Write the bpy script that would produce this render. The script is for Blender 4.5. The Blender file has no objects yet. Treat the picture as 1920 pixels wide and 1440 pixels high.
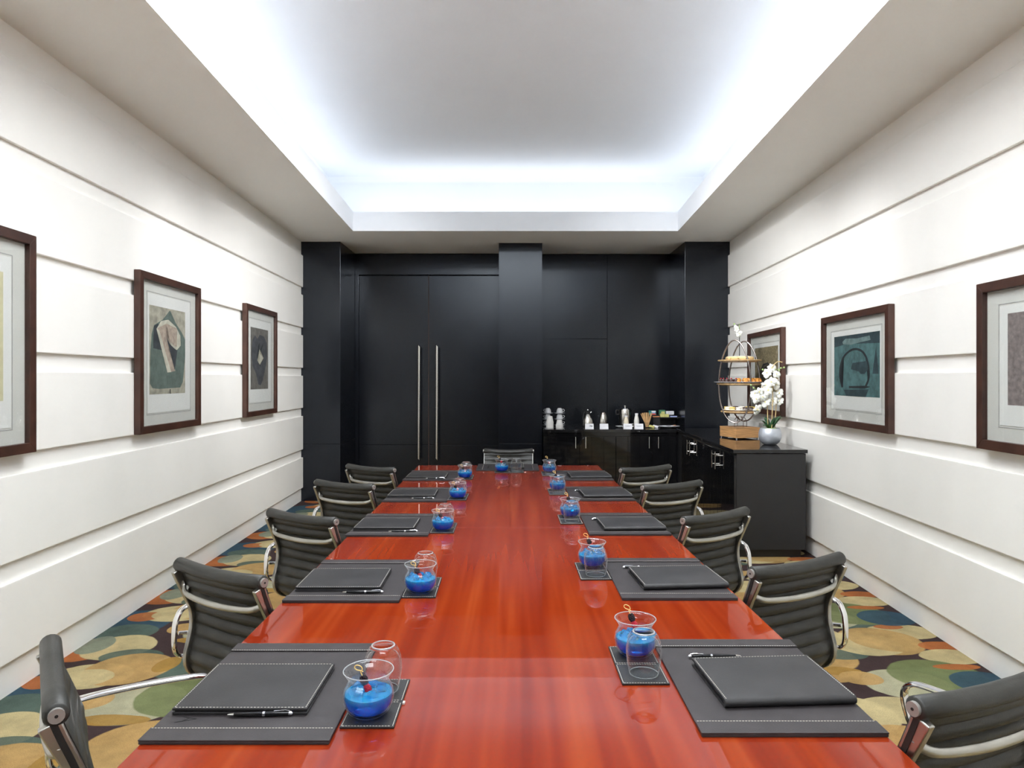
import bpy, bmesh, math, random
from math import sin, cos, pi, radians, sqrt, atan2
from mathutils import Vector, Matrix

random.seed(7)
S = bpy.context.scene
COL = S.collection

# ---------------------------------------------------------------- camera, world, exposure
CAM_Z = 1.49
cam = bpy.data.cameras.new('camera')
cam.sensor_width = 36.0
cam.lens = 24.0
cam.shift_y = -10.0 / 1920.0   # horizon sits at row 710 of 1440
cam.clip_start = 0.05
camo = bpy.data.objects.new('camera', cam)
camo.location = (0, 0, CAM_Z)
camo.rotation_euler = (radians(90), 0, 0)
COL.objects.link(camo)
S.camera = camo
S.view_settings.view_transform = 'Standard'
S.view_settings.look = 'None'
S.view_settings.gamma = 1.0
S.view_settings.use_curve_mapping = False
S.view_settings.exposure = 0.50
S.cycles.use_denoising = True
S.cycles.denoising_prefilter = 'FAST'
S.cycles.max_bounces = 14
S.cycles.diffuse_bounces = 6
S.cycles.glossy_bounces = 6
S.cycles.transmission_bounces = 12
S.cycles.transparent_max_bounces = 12
S.cycles.caustics_reflective = False
S.cycles.caustics_refractive = True
S.cycles.blur_glossy = 0.5
S.cycles.sample_clamp_indirect = 6.0
w = bpy.data.worlds.new('world')
S.world = w
w.use_nodes = True
w.node_tree.nodes['Background'].inputs[0].default_value = (0.9, 0.95, 1.0, 1)
w.node_tree.nodes['Background'].inputs[1].default_value = 0.3

COVE_COL = (0.88, 0.93, 1.0)
COVE_E = 1.65          # W per metre of cove strip
PANEL_COL = (0.93, 0.97, 1.0)
PANELS = ((-1.4, 9.0), (1.0, 6.0), (3.2, 12.5))   # place along the room and emission strength of the added ceiling panels

# ---------------------------------------------------------------- room measures
# left and right walls open slightly towards the back of the room
def xl(y):            # face of the left wall panels
    return -2.545 - 0.0383 * (y - 8.29)
def xr(y):            # face of the right wall panels
    return 2.63 + 0.0453 * (y - 8.29)
SOFF = 3.16           # underside of the soffit
TOPZ = 3.89           # upper ceiling inside the tray
Y0 = -3.9             # rear of the room behind the camera
YP = 8.32             # front of the black pillars
YB = 9.12             # black wall in the recess

# ---------------------------------------------------------------- materials
def newmat(name):
    m = bpy.data.materials.new(name)
    m.use_nodes = True
    nt = m.node_tree
    return m, nt, nt.nodes['Principled BSDF']
def setp(b, **k):
    for n, v in k.items():
        n = n.replace('_', ' ')
        for key in b.inputs.keys():
            if key.lower() == n.lower():
                if isinstance(v, tuple) and len(v) == 3: v = v + (1,)
                b.inputs[key].default_value = v
def N(nt, t, **k):
    n = nt.nodes.new(t)
    for a, v in k.items():
        if a.startswith('i_'):
            n.inputs[int(a[2:])].default_value = v
        else:
            setattr(n, a, v)
    return n
def L(nt, a, ao, b, bi): nt.links.new(a.outputs[ao], b.inputs[bi])
def ramp(nt, stops):
    r = nt.nodes.new('ShaderNodeValToRGB')
    e = r.color_ramp.elements
    while len(e) > 1: e.remove(e[-1])
    e[0].position = stops[0][0]; e[0].color = tuple(stops[0][1]) + (1,)
    for p, c in stops[1:]:
        x = e.new(p); x.color = tuple(c) + (1,)
    return r
def simple(name, col, rough=0.5, metal=0.0, var=0.08, scale=20, stretch=(1, 1, 1), bump=0.0, bscale=200, **k):
    """Principled with a procedural value variation and fine bump."""
    m, nt, b = newmat(name)
    tc = N(nt, 'ShaderNodeTexCoord')
    mp = N(nt, 'ShaderNodeMapping'); mp.inputs['Scale'].default_value = stretch
    L(nt, tc, 'Object', mp, 0)
    no = N(nt, 'ShaderNodeTexNoise'); no.inputs['Scale'].default_value = scale; no.inputs['Detail'].default_value = 5
    L(nt, mp, 0, no, 0)
    lo = tuple(max(0, c * (1 - var)) for c in col); hi = tuple(min(1, c * (1 + var)) for c in col)
    r = ramp(nt, [(0.3, lo), (0.7, hi)])
    L(nt, no, 0, r, 0); L(nt, r, 0, b, 'Base Color')
    setp(b, Roughness=rough, Metallic=metal, **k)
    if bump:
        n2 = N(nt, 'ShaderNodeTexNoise'); n2.inputs['Scale'].default_value = bscale; n2.inputs['Detail'].default_value = 4
        L(nt, mp, 0, n2, 0)
        bp = N(nt, 'ShaderNodeBump'); bp.inputs['Strength'].default_value = bump; bp.inputs['Distance'].default_value = 0.002
        L(nt, n2, 0, bp, 'Height'); L(nt, bp, 0, b, 'Normal')
    return m

M = {}
M['wall'] = simple('cream_wall_paint', (0.88, 0.865, 0.82), 0.55, var=0.015, scale=3)
M['ceil'] = simple('white_ceiling_paint', (0.82, 0.845, 0.875), 0.8, var=0.01, scale=2)
M['soffit'] = simple('soffit_paint', (0.86, 0.86, 0.83), 0.8, var=0.01, scale=2)

def black_wood():
    m, nt, b = newmat('black_stained_veneer')
    tc = N(nt, 'ShaderNodeTexCoord')
    mp = N(nt, 'ShaderNodeMapping'); mp.inputs['Scale'].default_value = (14, 14, 1.2)
    L(nt, tc, 'Object', mp, 0)
    no = N(nt, 'ShaderNodeTexNoise'); no.inputs['Scale'].default_value = 2.0; no.inputs['Detail'].default_value = 9; no.inputs['Roughness'].default_value = 0.65
    L(nt, mp, 0, no, 0)
    r = ramp(nt, [(0.3, (0.0025, 0.0032, 0.0055)), (0.7, (0.0065, 0.0075, 0.0110))])
    L(nt, no, 0, r, 0); L(nt, r, 0, b, 'Base Color')
    n3 = N(nt, 'ShaderNodeTexNoise'); n3.inputs['Scale'].default_value = 1.1; n3.inputs['Detail'].default_value = 6
    L(nt, tc, 'Object', n3, 0)
    rr = ramp(nt, [(0.3, (0.21,) * 3), (0.7, (0.27,) * 3)])
    L(nt, n3, 0, rr, 0); L(nt, rr, 0, b, 'Roughness')
    mp2 = N(nt, 'ShaderNodeMapping'); mp2.inputs['Scale'].default_value = (120, 120, 3)
    L(nt, tc, 'Object', mp2, 0)
    n2 = N(nt, 'ShaderNodeTexNoise'); n2.inputs['Scale'].default_value = 1.5; n2.inputs['Detail'].default_value = 5
    L(nt, mp2, 0, n2, 0)
    setp(b, Specular_IOR_Level=0.52, Specular_Tint=(0.84, 0.91, 1.0))
    return m
M['black'] = black_wood()
M['lacquer'] = simple('black_lacquer', (0.006, 0.006, 0.007), 0.05, var=0.2, scale=4)
M['countertop'] = simple('black_polished_worktop', (0.012, 0.012, 0.013), 0.05, var=0.2, scale=30)
M['cab_side'] = simple('charcoal_laminate', (0.015, 0.015, 0.0165), 0.38, var=0.1, scale=6)
M['gap'] = simple('dark_void', (0.004, 0.004, 0.004), 0.9)
M['steel'] = simple('brushed_steel', (0.72, 0.70, 0.66), 0.22, 1.0, var=0.05, scale=40, stretch=(1, 1, 30))
M['alu'] = simple('polished_aluminium', (0.50, 0.49, 0.46), 0.34, 1.0, var=0.12, scale=12)
M['chrome'] = simple('bright_chrome', (0.86, 0.86, 0.87), 0.10, 1.0, var=0.02)
M['leather'] = simple('black_chair_leather', (0.027, 0.027, 0.024), 0.42, var=0.25, scale=30, bump=0.35, bscale=260)
M['grey_leather'] = simple('grey_sheen_leather', (0.06, 0.062, 0.07), 0.36, var=0.2, scale=30, bump=0.3, bscale=260)
M['plastic'] = simple('black_rubber', (0.012, 0.012, 0.012), 0.5)
M['pad'] = simple('charcoal_pad_leather', (0.031, 0.0265, 0.0285), 0.50, var=0.18, scale=14, bump=0.25, bscale=500)
M['folder'] = simple('dark_folder_leather', (0.024, 0.023, 0.0245), 0.44, var=0.3, scale=9, bump=0.25, bscale=500)
M['coaster'] = simple('black_coaster_leather', (0.020, 0.020, 0.021), 0.5, var=0.2, scale=40, bump=0.4, bscale=500)
M['pad_edge'] = simple('pad_edge_black', (0.006, 0.006, 0.006), 0.5)
M['thread'] = simple('pale_thread', (0.60, 0.56, 0.50), 0.8)
M['pen'] = simple('pen_black_lacquer', (0.006, 0.006, 0.007), 0.08)
M['frame'] = simple('mahogany_frame', (0.052, 0.021, 0.0135), 0.42, var=0.35, scale=9, stretch=(1, 1, 1))
M['mat'] = simple('pale_grey_mat', (0.65, 0.645, 0.61), 0.9, var=0.01)
M['paper'] = simple('print_paper', (0.78, 0.78, 0.76), 0.9, var=0.01)
M['bevel'] = simple('mat_bevel', (0.42, 0.42, 0.41), 0.9)
M['china'] = simple('white_china', (0.80, 0.81, 0.83), 0.15, var=0.01)
M['papercup'] = simple('white_paper', (0.82, 0.81, 0.79), 0.7, var=0.02)
M['bottle'] = simple('cream_bottle', (0.80, 0.72, 0.56), 0.3, var=0.03)
M['milk'] = simple('milk_white', (0.78, 0.77, 0.73), 0.3, var=0.03)
M['stir'] = simple('pale_birch', (0.62, 0.38, 0.17), 0.6, var=0.15, scale=30)
M['crate'] = simple('oak_crate_wood', (0.44, 0.235, 0.095), 0.5, var=0.35, scale=5, stretch=(1.5, 1.5, 22), bump=0.3, bscale=20)
M['tier'] = simple('bamboo_tier', (0.55, 0.37, 0.18), 0.5, var=0.3, scale=6, stretch=(12, 2, 2))
M['disc'] = simple('satin_end_disc', (0.38, 0.37, 0.35), 0.45, 0.6)
M['iron'] = simple('bronze_steel_tube', (0.33, 0.29, 0.27), 0.25, 1.0, var=0.2)
M['petal'] = simple('white_orchid_petal', (0.84, 0.83, 0.76), 0.6, var=0.05, scale=60, Subsurface_Weight=0.1)
M['lip'] = simple('yellow_orchid_centre', (0.70, 0.62, 0.25), 0.6)
M['stem'] = simple('tan_orchid_stem', (0.50, 0.38, 0.18), 0.6, var=0.2, scale=40)
M['bud'] = simple('green_bud', (0.30, 0.42, 0.16), 0.5)
M['leaf'] = simple('dark_green_leaf', (0.035, 0.10, 0.045), 0.35, var=0.3, scale=12)
M['moss'] = simple('moss_green', (0.22, 0.36, 0.05), 0.9, var=0.4, scale=90)
M['silverpot'] = simple('silver_grey_glaze', (0.50, 0.53, 0.58), 0.38, 0.55, var=0.10, scale=9)
M['pastry'] = simple('golden_pastry', (0.62, 0.27, 0.055), 0.5, var=0.35, scale=50)
M['sponge'] = simple('pale_sponge', (0.72, 0.54, 0.27), 0.7, var=0.15, scale=50)
M['choc'] = simple('dark_chocolate', (0.045, 0.018, 0.014), 0.4, var=0.3, scale=50)
M['macaron'] = simple('yellow_macaron', (0.74, 0.56, 0.16), 0.6, var=0.1, scale=50)
M['cream'] = simple('white_icing', (0.85, 0.81, 0.70), 0.5)
M['berry'] = simple('blackberry_skin', (0.012, 0.006, 0.010), 0.2, var=0.3, scale=200)
M['cherry'] = simple('raspberry_red', (0.42, 0.010, 0.03), 0.3, var=0.2, scale=200)
M['bamboo'] = simple('yellow_bamboo_pick', (0.78, 0.55, 0.20), 0.45, var=0.1, scale=60)
M['teal_box'] = simple('teal_card', (0.03, 0.20, 0.20), 0.5)
M['red_box'] = simple('red_card', (0.55, 0.06, 0.05), 0.5)
M['green_box'] = simple('green_card', (0.05, 0.20, 0.11), 0.5)
M['yellow_box'] = simple('yellow_green_card', (0.62, 0.60, 0.22), 0.5)
M['blue_box'] = simple('pale_blue_card', (0.38, 0.45, 0.75), 0.5)
M['white_box'] = simple('white_card', (0.80, 0.81, 0.85), 0.6)
M['ink'] = simple('grey_ink', (0.10, 0.10, 0.12), 0.7)
M['orange_box'] = simple('orange_card', (0.62, 0.25, 0.10), 0.6)

def glassmat(name, col=(1, 1, 1), rough=0.0, ior=1.45):
    m, nt, b = newmat(name)
    nt.nodes.remove(b)
    g = N(nt, 'ShaderNodeBsdfGlass'); g.inputs['Color'].default_value = tuple(col) + (1,); g.inputs['Roughness'].default_value = rough; g.inputs['IOR'].default_value = ior
    L(nt, g, 0, nt.nodes['Material Output'], 0)
    return m
M['glass'] = glassmat('clear_glass', (1, 1, 1), ior=1.36)
M['glass_rim'] = simple('painted_rim_glint', (0.80, 0.84, 0.86), 0.12, var=0.02, Transmission_Weight=0.6, IOR=1.4)  # pale colour puts the bright edge glint into the glass rims
M['ice'] = glassmat('ice', (0.80, 0.95, 1.0), 0.08, 1.31)
def drinkmat():
    m, nt, b = newmat('blue_drink')
    tc = N(nt, 'ShaderNodeTexCoord'); sp = N(nt, 'ShaderNodeSeparateXYZ'); L(nt, tc, 'Object', sp, 0)
    no = N(nt, 'ShaderNodeTexNoise'); no.inputs['Scale'].default_value = 70
    L(nt, tc, 'Object', no, 0)
    ad = N(nt, 'ShaderNodeMath', operation='MULTIPLY_ADD'); ad.inputs[1].default_value = 0.02
    L(nt, no, 0, ad, 0); L(nt, sp, 2, ad, 2)
    mr = N(nt, 'ShaderNodeMapRange'); mr.inputs[1].default_value = 0.02; mr.inputs[2].default_value = 0.062
    L(nt, ad, 0, mr, 0)
    # syrup settles deep blue at the bottom, melted ice pale on top
    r = ramp(nt, [(0.0, (0.0, 0.06, 0.85)), (0.45, (0.0, 0.13, 0.85)), (0.75, (0.0, 0.28, 0.80)), (1.0, (0.03, 0.46, 0.78))])
    L(nt, mr, 0, r, 0); L(nt, r, 0, b, 'Base Color')
    setp(b, Roughness=0.06, IOR=1.33, Transmission_Weight=0.5, Subsurface_Weight=0.0)
    return m
M['drink'] = drinkmat()
def panemat():
    m, nt, b = newmat('picture_glass')
    nt.nodes.remove(b)
    t = N(nt, 'ShaderNodeBsdfTransparent'); t.inputs[0].default_value = (0.955, 0.96, 0.955, 1)
    g = N(nt, 'ShaderNodeBsdfGlossy'); g.inputs['Roughness'].default_value = 0.01
    f = N(nt, 'ShaderNodeFresnel'); f.inputs[0].default_value = 1.5
    mx = N(nt, 'ShaderNodeMixShader')
    ge = N(nt, 'ShaderNodeNewGeometry')      # a surface reflection only on the way in: the sheet is thin
    k = N(nt, 'ShaderNodeMath', operation='SUBTRACT', use_clamp=True); L(nt, f, 0, k, 0); L(nt, ge, 'Backfacing', k, 1)
    L(nt, k, 0, mx, 0); L(nt, t, 0, mx, 1); L(nt, g, 0, mx, 2); L(nt, mx, 0, nt.nodes['Material Output'], 0)
    return m
M['pane'] = panemat()
def thinglass():
    # blown glass: clear face on, edge highlight painted in at grazing view
    m, nt, b = newmat('thin_blown_glass')
    nt.nodes.remove(b)
    t = N(nt, 'ShaderNodeBsdfTransparent'); t.inputs[0].default_value = (0.96, 0.975, 0.98, 1)
    g = N(nt, 'ShaderNodeBsdfGlossy'); g.inputs['Roughness'].default_value = 0.03
    f = N(nt, 'ShaderNodeFresnel'); f.inputs[0].default_value = 1.62
    mx = N(nt, 'ShaderNodeMixShader')
    ge = N(nt, 'ShaderNodeNewGeometry')
    k = N(nt, 'ShaderNodeMath', operation='SUBTRACT', use_clamp=True); L(nt, f, 0, k, 0); L(nt, ge, 'Backfacing', k, 1)
    L(nt, k, 0, mx, 0); L(nt, t, 0, mx, 1); L(nt, g, 0, mx, 2)
    lw = N(nt, 'ShaderNodeLayerWeight'); lw.inputs[0].default_value = 0.5
    pw = N(nt, 'ShaderNodeMath', operation='POWER'); pw.inputs[1].default_value = 5.0; L(nt, lw, 'Facing', pw, 0)
    ml = N(nt, 'ShaderNodeMath', operation='MULTIPLY'); ml.inputs[1].default_value = 0.75; L(nt, pw, 0, ml, 0)
    gr = N(nt, 'ShaderNodeBsdfGlossy'); gr.inputs['Roughness'].default_value = 0.45
    tr = N(nt, 'ShaderNodeBsdfTranslucent'); tr.inputs[0].default_value = (0.9, 0.92, 0.93, 1)
    ms = N(nt, 'ShaderNodeMixShader'); ms.inputs[0].default_value = 0.4; L(nt, gr, 0, ms, 1); L(nt, tr, 0, ms, 2)
    m2 = N(nt, 'ShaderNodeMixShader'); L(nt, ml, 0, m2, 0); L(nt, mx, 0, m2, 1); L(nt, ms, 0, m2, 2)
    L(nt, m2, 0, nt.nodes['Material Output'], 0)
    return m
M['thinglass'] = thinglass()
def emit(name, col, s):
    m, nt, b = newmat(name)
    nt.nodes.remove(b)
    e = N(nt, 'ShaderNodeEmission'); e.inputs[0].default_value = tuple(col) + (1,); e.inputs[1].default_value = s
    L(nt, e, 0, nt.nodes['Material Output'], 0)
    return m

def tablewood():
    m, nt, b = newmat('polished_jarrah_veneer')
    tc = N(nt, 'ShaderNodeTexCoord')
    mp = N(nt, 'ShaderNodeMapping'); mp.inputs['Scale'].default_value = (1.0, 0.035, 1.0)
    L(nt, tc, 'Object', mp, 0)
    # each streak starts at its own place along the board
    mpx = N(nt, 'ShaderNodeMapping'); mpx.inputs['Scale'].default_value = (1.0, 0.0, 0.0); L(nt, tc, 'Object', mpx, 0)
    nx = N(nt, 'ShaderNodeTexNoise'); nx.inputs['Scale'].default_value = 9; nx.inputs['Detail'].default_value = 3; L(nt, mpx, 0, nx, 0)
    nv = N(nt, 'ShaderNodeVectorMath', operation='MULTIPLY'); nv.inputs[1].default_value = (0, 0.16, 0); L(nt, nx, 'Color', nv, 0)
    wv = N(nt, 'ShaderNodeVectorMath', operation='ADD'); L(nt, mp, 0, wv, 0); L(nt, nv, 0, wv, 1)
    n1 = N(nt, 'ShaderNodeTexNoise'); n1.inputs['Scale'].default_value = 14; n1.inputs['Detail'].default_value = 2; n1.inputs['Roughness'].default_value = 0.6; n1.inputs['Distortion'].default_value = 0.15
    L(nt, wv, 0, n1, 0)
    mp2 = N(nt, 'ShaderNodeMapping'); mp2.inputs['Scale'].default_value = (1.0, 0.03, 1.0)
    L(nt, tc, 'Object', mp2, 0)
    n2 = N(nt, 'ShaderNodeTexNoise'); n2.inputs['Scale'].default_value = 42; n2.inputs['Detail'].default_value = 1
    wv2 = N(nt, 'ShaderNodeVectorMath', operation='ADD'); nv2 = N(nt, 'ShaderNodeVectorMath', operation='SCALE'); nv2.inputs['Scale'].default_value = 0.2; L(nt, nv, 0, nv2, 0); L(nt, mp2, 0, wv2, 0); L(nt, nv2, 0, wv2, 1); L(nt, wv2, 0, n2, 0)
    n3 = N(nt, 'ShaderNodeTexNoise'); n3.inputs['Scale'].default_value = 1.6; n3.inputs['Detail'].default_value = 3
    L(nt, tc, 'Object', n3, 0)
    a = N(nt, 'ShaderNodeMath', operation='MULTIPLY_ADD'); a.inputs[1].default_value = 0.22
    L(nt, n2, 0, a, 0); L(nt, n1, 0, a, 2)
    a2 = N(nt, 'ShaderNodeMath', operation='MULTIPLY_ADD'); a2.inputs[1].default_value = 0.25
    L(nt, n3, 0, a2, 0); L(nt, a, 0, a2, 2)
    r = ramp(nt, [(0.48, (0.165, 0.014, 0.004)), (0.66, (0.205, 0.020, 0.0055)), (0.82, (0.245, 0.029, 0.007)), (0.98, (0.29, 0.044, 0.011))])
    L(nt, a2, 0, r, 0); L(nt, r, 0, b, 'Base Color')
    setp(b, Roughness=0.32, Coat_Weight=0.85, Coat_Roughness=0.015, Coat_IOR=1.40, Specular_IOR_Level=0.0)
    return m
M['table'] = tablewood()

# carpet: overlapping washed discs on plum; the woven repeat is 0.914 m
def carpetmat():
    m, nt, b = newmat('pebble_pattern_carpet')
    tc = N(nt, 'ShaderNodeTexCoord')
    nz = N(nt, 'ShaderNodeTexNoise'); nz.inputs['Scale'].default_value = 7.0; nz.inputs['Detail'].default_value = 3
    L(nt, tc, 'Object', nz, 0)
    sub = N(nt, 'ShaderNodeVectorMath', operation='SUBTRACT'); sub.inputs[1].default_value = (0.5, 0.5, 0.5)
    L(nt, nz, 'Color', sub, 0)
    sc = N(nt, 'ShaderNodeVectorMath', operation='SCALE'); sc.inputs['Scale'].default_value = 0.022
    L(nt, sub, 0, sc, 0)
    add = N(nt, 'ShaderNodeVectorMath', operation='ADD'); L(nt, tc, 'Object', add, 0); L(nt, sc, 0, add, 1)
    sp = N(nt, 'ShaderNodeSeparateXYZ'); L(nt, add, 0, sp, 0)
    # wash noise: patches of tint inside each disc
    wn = N(nt, 'ShaderNodeTexNoise'); wn.inputs['Scale'].default_value = 5.0; wn.inputs['Detail'].default_value = 6; wn.inputs['Roughness'].default_value = 0.7
    L(nt, tc, 'Object', wn, 0)
    wr = ramp(nt, [(0.32, (0.72,) * 3), (0.68, (1.12,) * 3)]); L(nt, wn, 0, wr, 0)
    pile = N(nt, 'ShaderNodeTexNoise'); pile.inputs['Scale'].default_value = 320; pile.inputs['Detail'].default_value = 2
    L(nt, tc, 'Object', pile, 0)
    pr = ramp(nt, [(0.3, (0.72,) * 3), (0.7, (1.22,) * 3)]); L(nt, pile, 0, pr, 0)
    PLUM = (0.050, 0.031, 0.031); OCH = (0.44, 0.275, 0.105); PALE = (0.50, 0.41, 0.215); MUST = (0.32, 0.185, 0.045)
    GREY = (0.40, 0.38, 0.25); GREEN = (0.155, 0.18, 0.075); TEAL = (0.085, 0.120, 0.095); BLUE = (0.035, 0.075, 0.105); RUST = (0.38, 0.125, 0.04)
    SAND = (0.42, 0.27, 0.105); MIST = (0.20, 0.23, 0.17)
    P = 0.914
    discs = [  # x, y, rx, ry, colour (left aisle)
        (-2.35, 3.75, .17, .16, RUST), (-2.34, 3.24, .25, .24, BLUE), (-2.26, 3.10, .17, .13, TEAL),
        (-2.18, 3.79, .19, .18, PALE), (-2.33, 3.82, .09, .13, MIST), (-2.12, 3.42, .21, .15, PALE), (-2.30, 3.36, .10, .085, RUST),
        (-1.66, 3.53, .18, .16, TEAL), (-2.04, 3.66, .17, .10, TEAL), (-1.97, 3.51, .215, .195, OCH), (-1.80, 3.56, .06, .10, MUST), (-2.13, 3.40, .14, .10, PALE),
        (-1.72, 3.13, .21, .20, GREY), (-1.95, 3.16, .10, .09, OCH), (-1.53, 3.22, .23, .21, GREEN), (-1.50, 2.78, .24, .20, OCH), (-1.75, 2.98, .17, .05, MUST),
        (-1.22, 3.55, .22, .20, PALE), (-1.15, 3.05, .20, .18, RUST), (-0.75, 3.30, .25, .22, OCH), (-0.35, 3.0, .22, .2, BLUE), (-0.1, 3.5, .24, .2, PALE), (0.35, 3.1, .25, .2, OCH), (0.8, 3.45, .22, .2, GREEN), (1.15, 3.1, .22, .2, PALE),
        # right aisle
        (1.52, 3.95, .19, .17, PALE), (1.62, 3.66, .22, .19, OCH), (1.60, 3.45, .15, .10, OCH), (1.66, 3.48, .12, .05, MUST), (1.78, 3.72, .16, .10, TEAL),
        (2.10, 4.24, .27, .20, TEAL), (2.22, 4.28, .14, .12, BLUE), (2.30, 4.02, .20, .12, PALE), (2.09, 3.88, .23, .20, SAND), (1.98, 3.84, .20, .17, PALE), (2.12, 3.90, .19, .17, SAND), (2.26, 4.10, .09, .04, RUST),
        (1.93, 3.33, .21, .17, GREY), (1.74, 3.40, .10, .08, OCH), (2.40, 3.80, .13, .07, RUST), (2.36, 3.66, .17, .10, PALE), (2.14, 3.42, .24, .20, GREEN), (2.33, 3.34, .17, .14, BLUE), (2.30, 3.53, .12, .035, RUST), (1.74, 3.07, .17, .13, PALE),
    ]
    cur = N(nt, 'ShaderNodeRGB'); cur.outputs[0].default_value = PLUM + (1,)
    for (cx, cy, rx, ry, c) in discs:
        dx = N(nt, 'ShaderNodeMath', operation='SUBTRACT'); L(nt, sp, 0, dx, 0); dx.inputs[1].default_value = cx
        wy = N(nt, 'ShaderNodeMath', operation='WRAP'); L(nt, sp, 1, wy, 0)
        cym = cy % P
        wy.inputs[1].default_value = cym + P / 2; wy.inputs[2].default_value = cym - P / 2
        dy = N(nt, 'ShaderNodeMath', operation='SUBTRACT'); L(nt, wy, 0, dy, 0); dy.inputs[1].default_value = cym
        cb = N(nt, 'ShaderNodeCombineXYZ')
        sx = N(nt, 'ShaderNodeMath', operation='DIVIDE'); L(nt, dx, 0, sx, 0); sx.inputs[1].default_value = rx
        sy = N(nt, 'ShaderNodeMath', operation='DIVIDE'); L(nt, dy, 0, sy, 0); sy.inputs[1].default_value = ry
        L(nt, sx, 0, cb, 0); L(nt, sy, 0, cb, 1)
        ln = N(nt, 'ShaderNodeVectorMath', operation='LENGTH'); L(nt, cb, 0, ln, 0)
        lt = N(nt, 'ShaderNodeMapRange'); lt.inputs[1].default_value = 1.02; lt.inputs[2].default_value = 0.98; lt.inputs[3].default_value = 0; lt.inputs[4].default_value = 0.92
        L(nt, ln, 'Value', lt, 0)
        mx = N(nt, 'ShaderNodeMix', data_type='RGBA')
        L(nt, lt, 0, mx, 0); L(nt, cur, 2 if cur.bl_idname == 'ShaderNodeMix' else 0, mx, 6)
        mx.inputs[7].default_value = c + (1,)
        cur = mx
    m1 = N(nt, 'ShaderNodeMix', data_type='RGBA', blend_type='MULTIPLY'); m1.inputs[0].default_value = 1
    L(nt, cur, 2, m1, 6); L(nt, wr, 0, m1, 7)
    m2 = N(nt, 'ShaderNodeMix', data_type='RGBA', blend_type='MULTIPLY'); m2.inputs[0].default_value = 1
    L(nt, m1, 2, m2, 6); L(nt, pr, 0, m2, 7)
    L(nt, m2, 2, b, 'Base Color')
    bp = N(nt, 'ShaderNodeBump'); bp.inputs['Strength'].default_value = 0.5; bp.inputs['Distance'].default_value = 0.004
    L(nt, pile, 0, bp, 'Height'); L(nt, bp, 0, b, 'Normal')
    setp(b, Roughness=0.95, Specular_IOR_Level=0.1)
    return m
M['carpet'] = carpetmat()

# ---------------------------------------------------------------- mesh helpers
def V(*a): return Vector(a)
def finish(name, bm, mats, parent=None, smooth=False, loc=None, rotz=0, kind=None, label=None, category=None, group=None, bevel=0, angle=35):
    me = bpy.data.meshes.new(name)
    bmesh.ops.recalc_face_normals(bm, faces=bm.faces[:])
    if smooth:
        for f in bm.faces: f.smooth = True
        for e in bm.edges:
            if len(e.link_faces) == 2 and e.calc_face_angle(0) > radians(angle): e.smooth = False
    bm.to_mesh(me); bm.free()
    if not isinstance(mats, (list, tuple)): mats = [mats]
    for m in mats: me.materials.append(m)
    o = bpy.data.objects.new(name, me)
    COL.objects.link(o)
    if parent is not None: o.parent = parent
    if loc is not None: o.location = loc
    o.rotation_euler = (0, 0, rotz)
    if bevel:
        b = o.modifiers.new('bevel', 'BEVEL'); b.width = bevel; b.segments = 2; b.limit_method = 'ANGLE'
    if kind: o['kind'] = kind
    if label: o['label'] = label
    if category: o['category'] = category
    if group: o['group'] = group
    return o
def thing(name, label, category, loc=(0, 0, 0), rotz=0, group=None, kind=None):
    o = bpy.data.objects.new(name, None)
    o.empty_display_size = 0.05
    COL.objects.link(o)
    o.location = loc; o.rotation_euler = (0, 0, rotz)
    if label: o['label'] = label
    if category: o['category'] = category
    if group: o['group'] = group
    if kind: o['kind'] = kind
    return o
def kids(o): return [c for c in ALLK.get(o.name, [])]
def copy_tree(root, loc, rotz=0, label=None):
    """copy a thing, its parts and their sub-parts (mesh data shared)"""
    def rec(o, par):
        c = o.copy(); COL.objects.link(c)
        if par is not None: c.parent = par
        for ch in list(o.children): rec(ch, c)
        return c
    r = rec(root, None)
    r.location = loc; r.rotation_euler = (0, 0, rotz)
    if label: r['label'] = label
    return r
def box(bm, x0, x1, y0, y1, z0, z1, mat=0):
    return prism(bm, [(x0, y0), (x1, y0), (x1, y1), (x0, y1)], z0, z1, mat)
def prism(bm, pts, z0, z1, mat=0):
    a = [bm.verts.new((x, y, z0)) for x, y in pts]
    b = [bm.verts.new((x, y, z1)) for x, y in pts]
    fs = []
    n = len(pts)
    for i in range(n):
        fs.append(bm.faces.new((a[i], a[(i + 1) % n], b[(i + 1) % n], b[i])))
    fs.append(bm.faces.new(a[::-1])); fs.append(bm.faces.new(b))
    for f in fs: f.material_index = mat
    return fs
def lathe(bm, prof, seg=32, c=(0, 0), closed=False, mat=0, z=0):
    """revolve (r, z) profile about the vertical; ends on the axis are closed"""
    rings = []
    for r, h in prof:
        if r < 1e-6:
            rings.append([bm.verts.new((c[0], c[1], h + z))])
        else:
            rings.append([bm.verts.new((c[0] + r * cos(2 * pi * i / seg), c[1] + r * sin(2 * pi * i / seg), h + z)) for i in range(seg)])
    for a, b in zip(rings, rings[1:]):
        if len(a) == 1 and len(b) == 1: continue
        for i in range(seg):
            j = (i + 1) % seg
            if len(a) == 1: f = bm.faces.new((a[0], b[j], b[i]))
            elif len(b) == 1: f = bm.faces.new((a[i], a[j], b[0]))
            else: f = bm.faces.new((a[i], a[j], b[j], b[i]))
            f.material_index = mat
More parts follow.
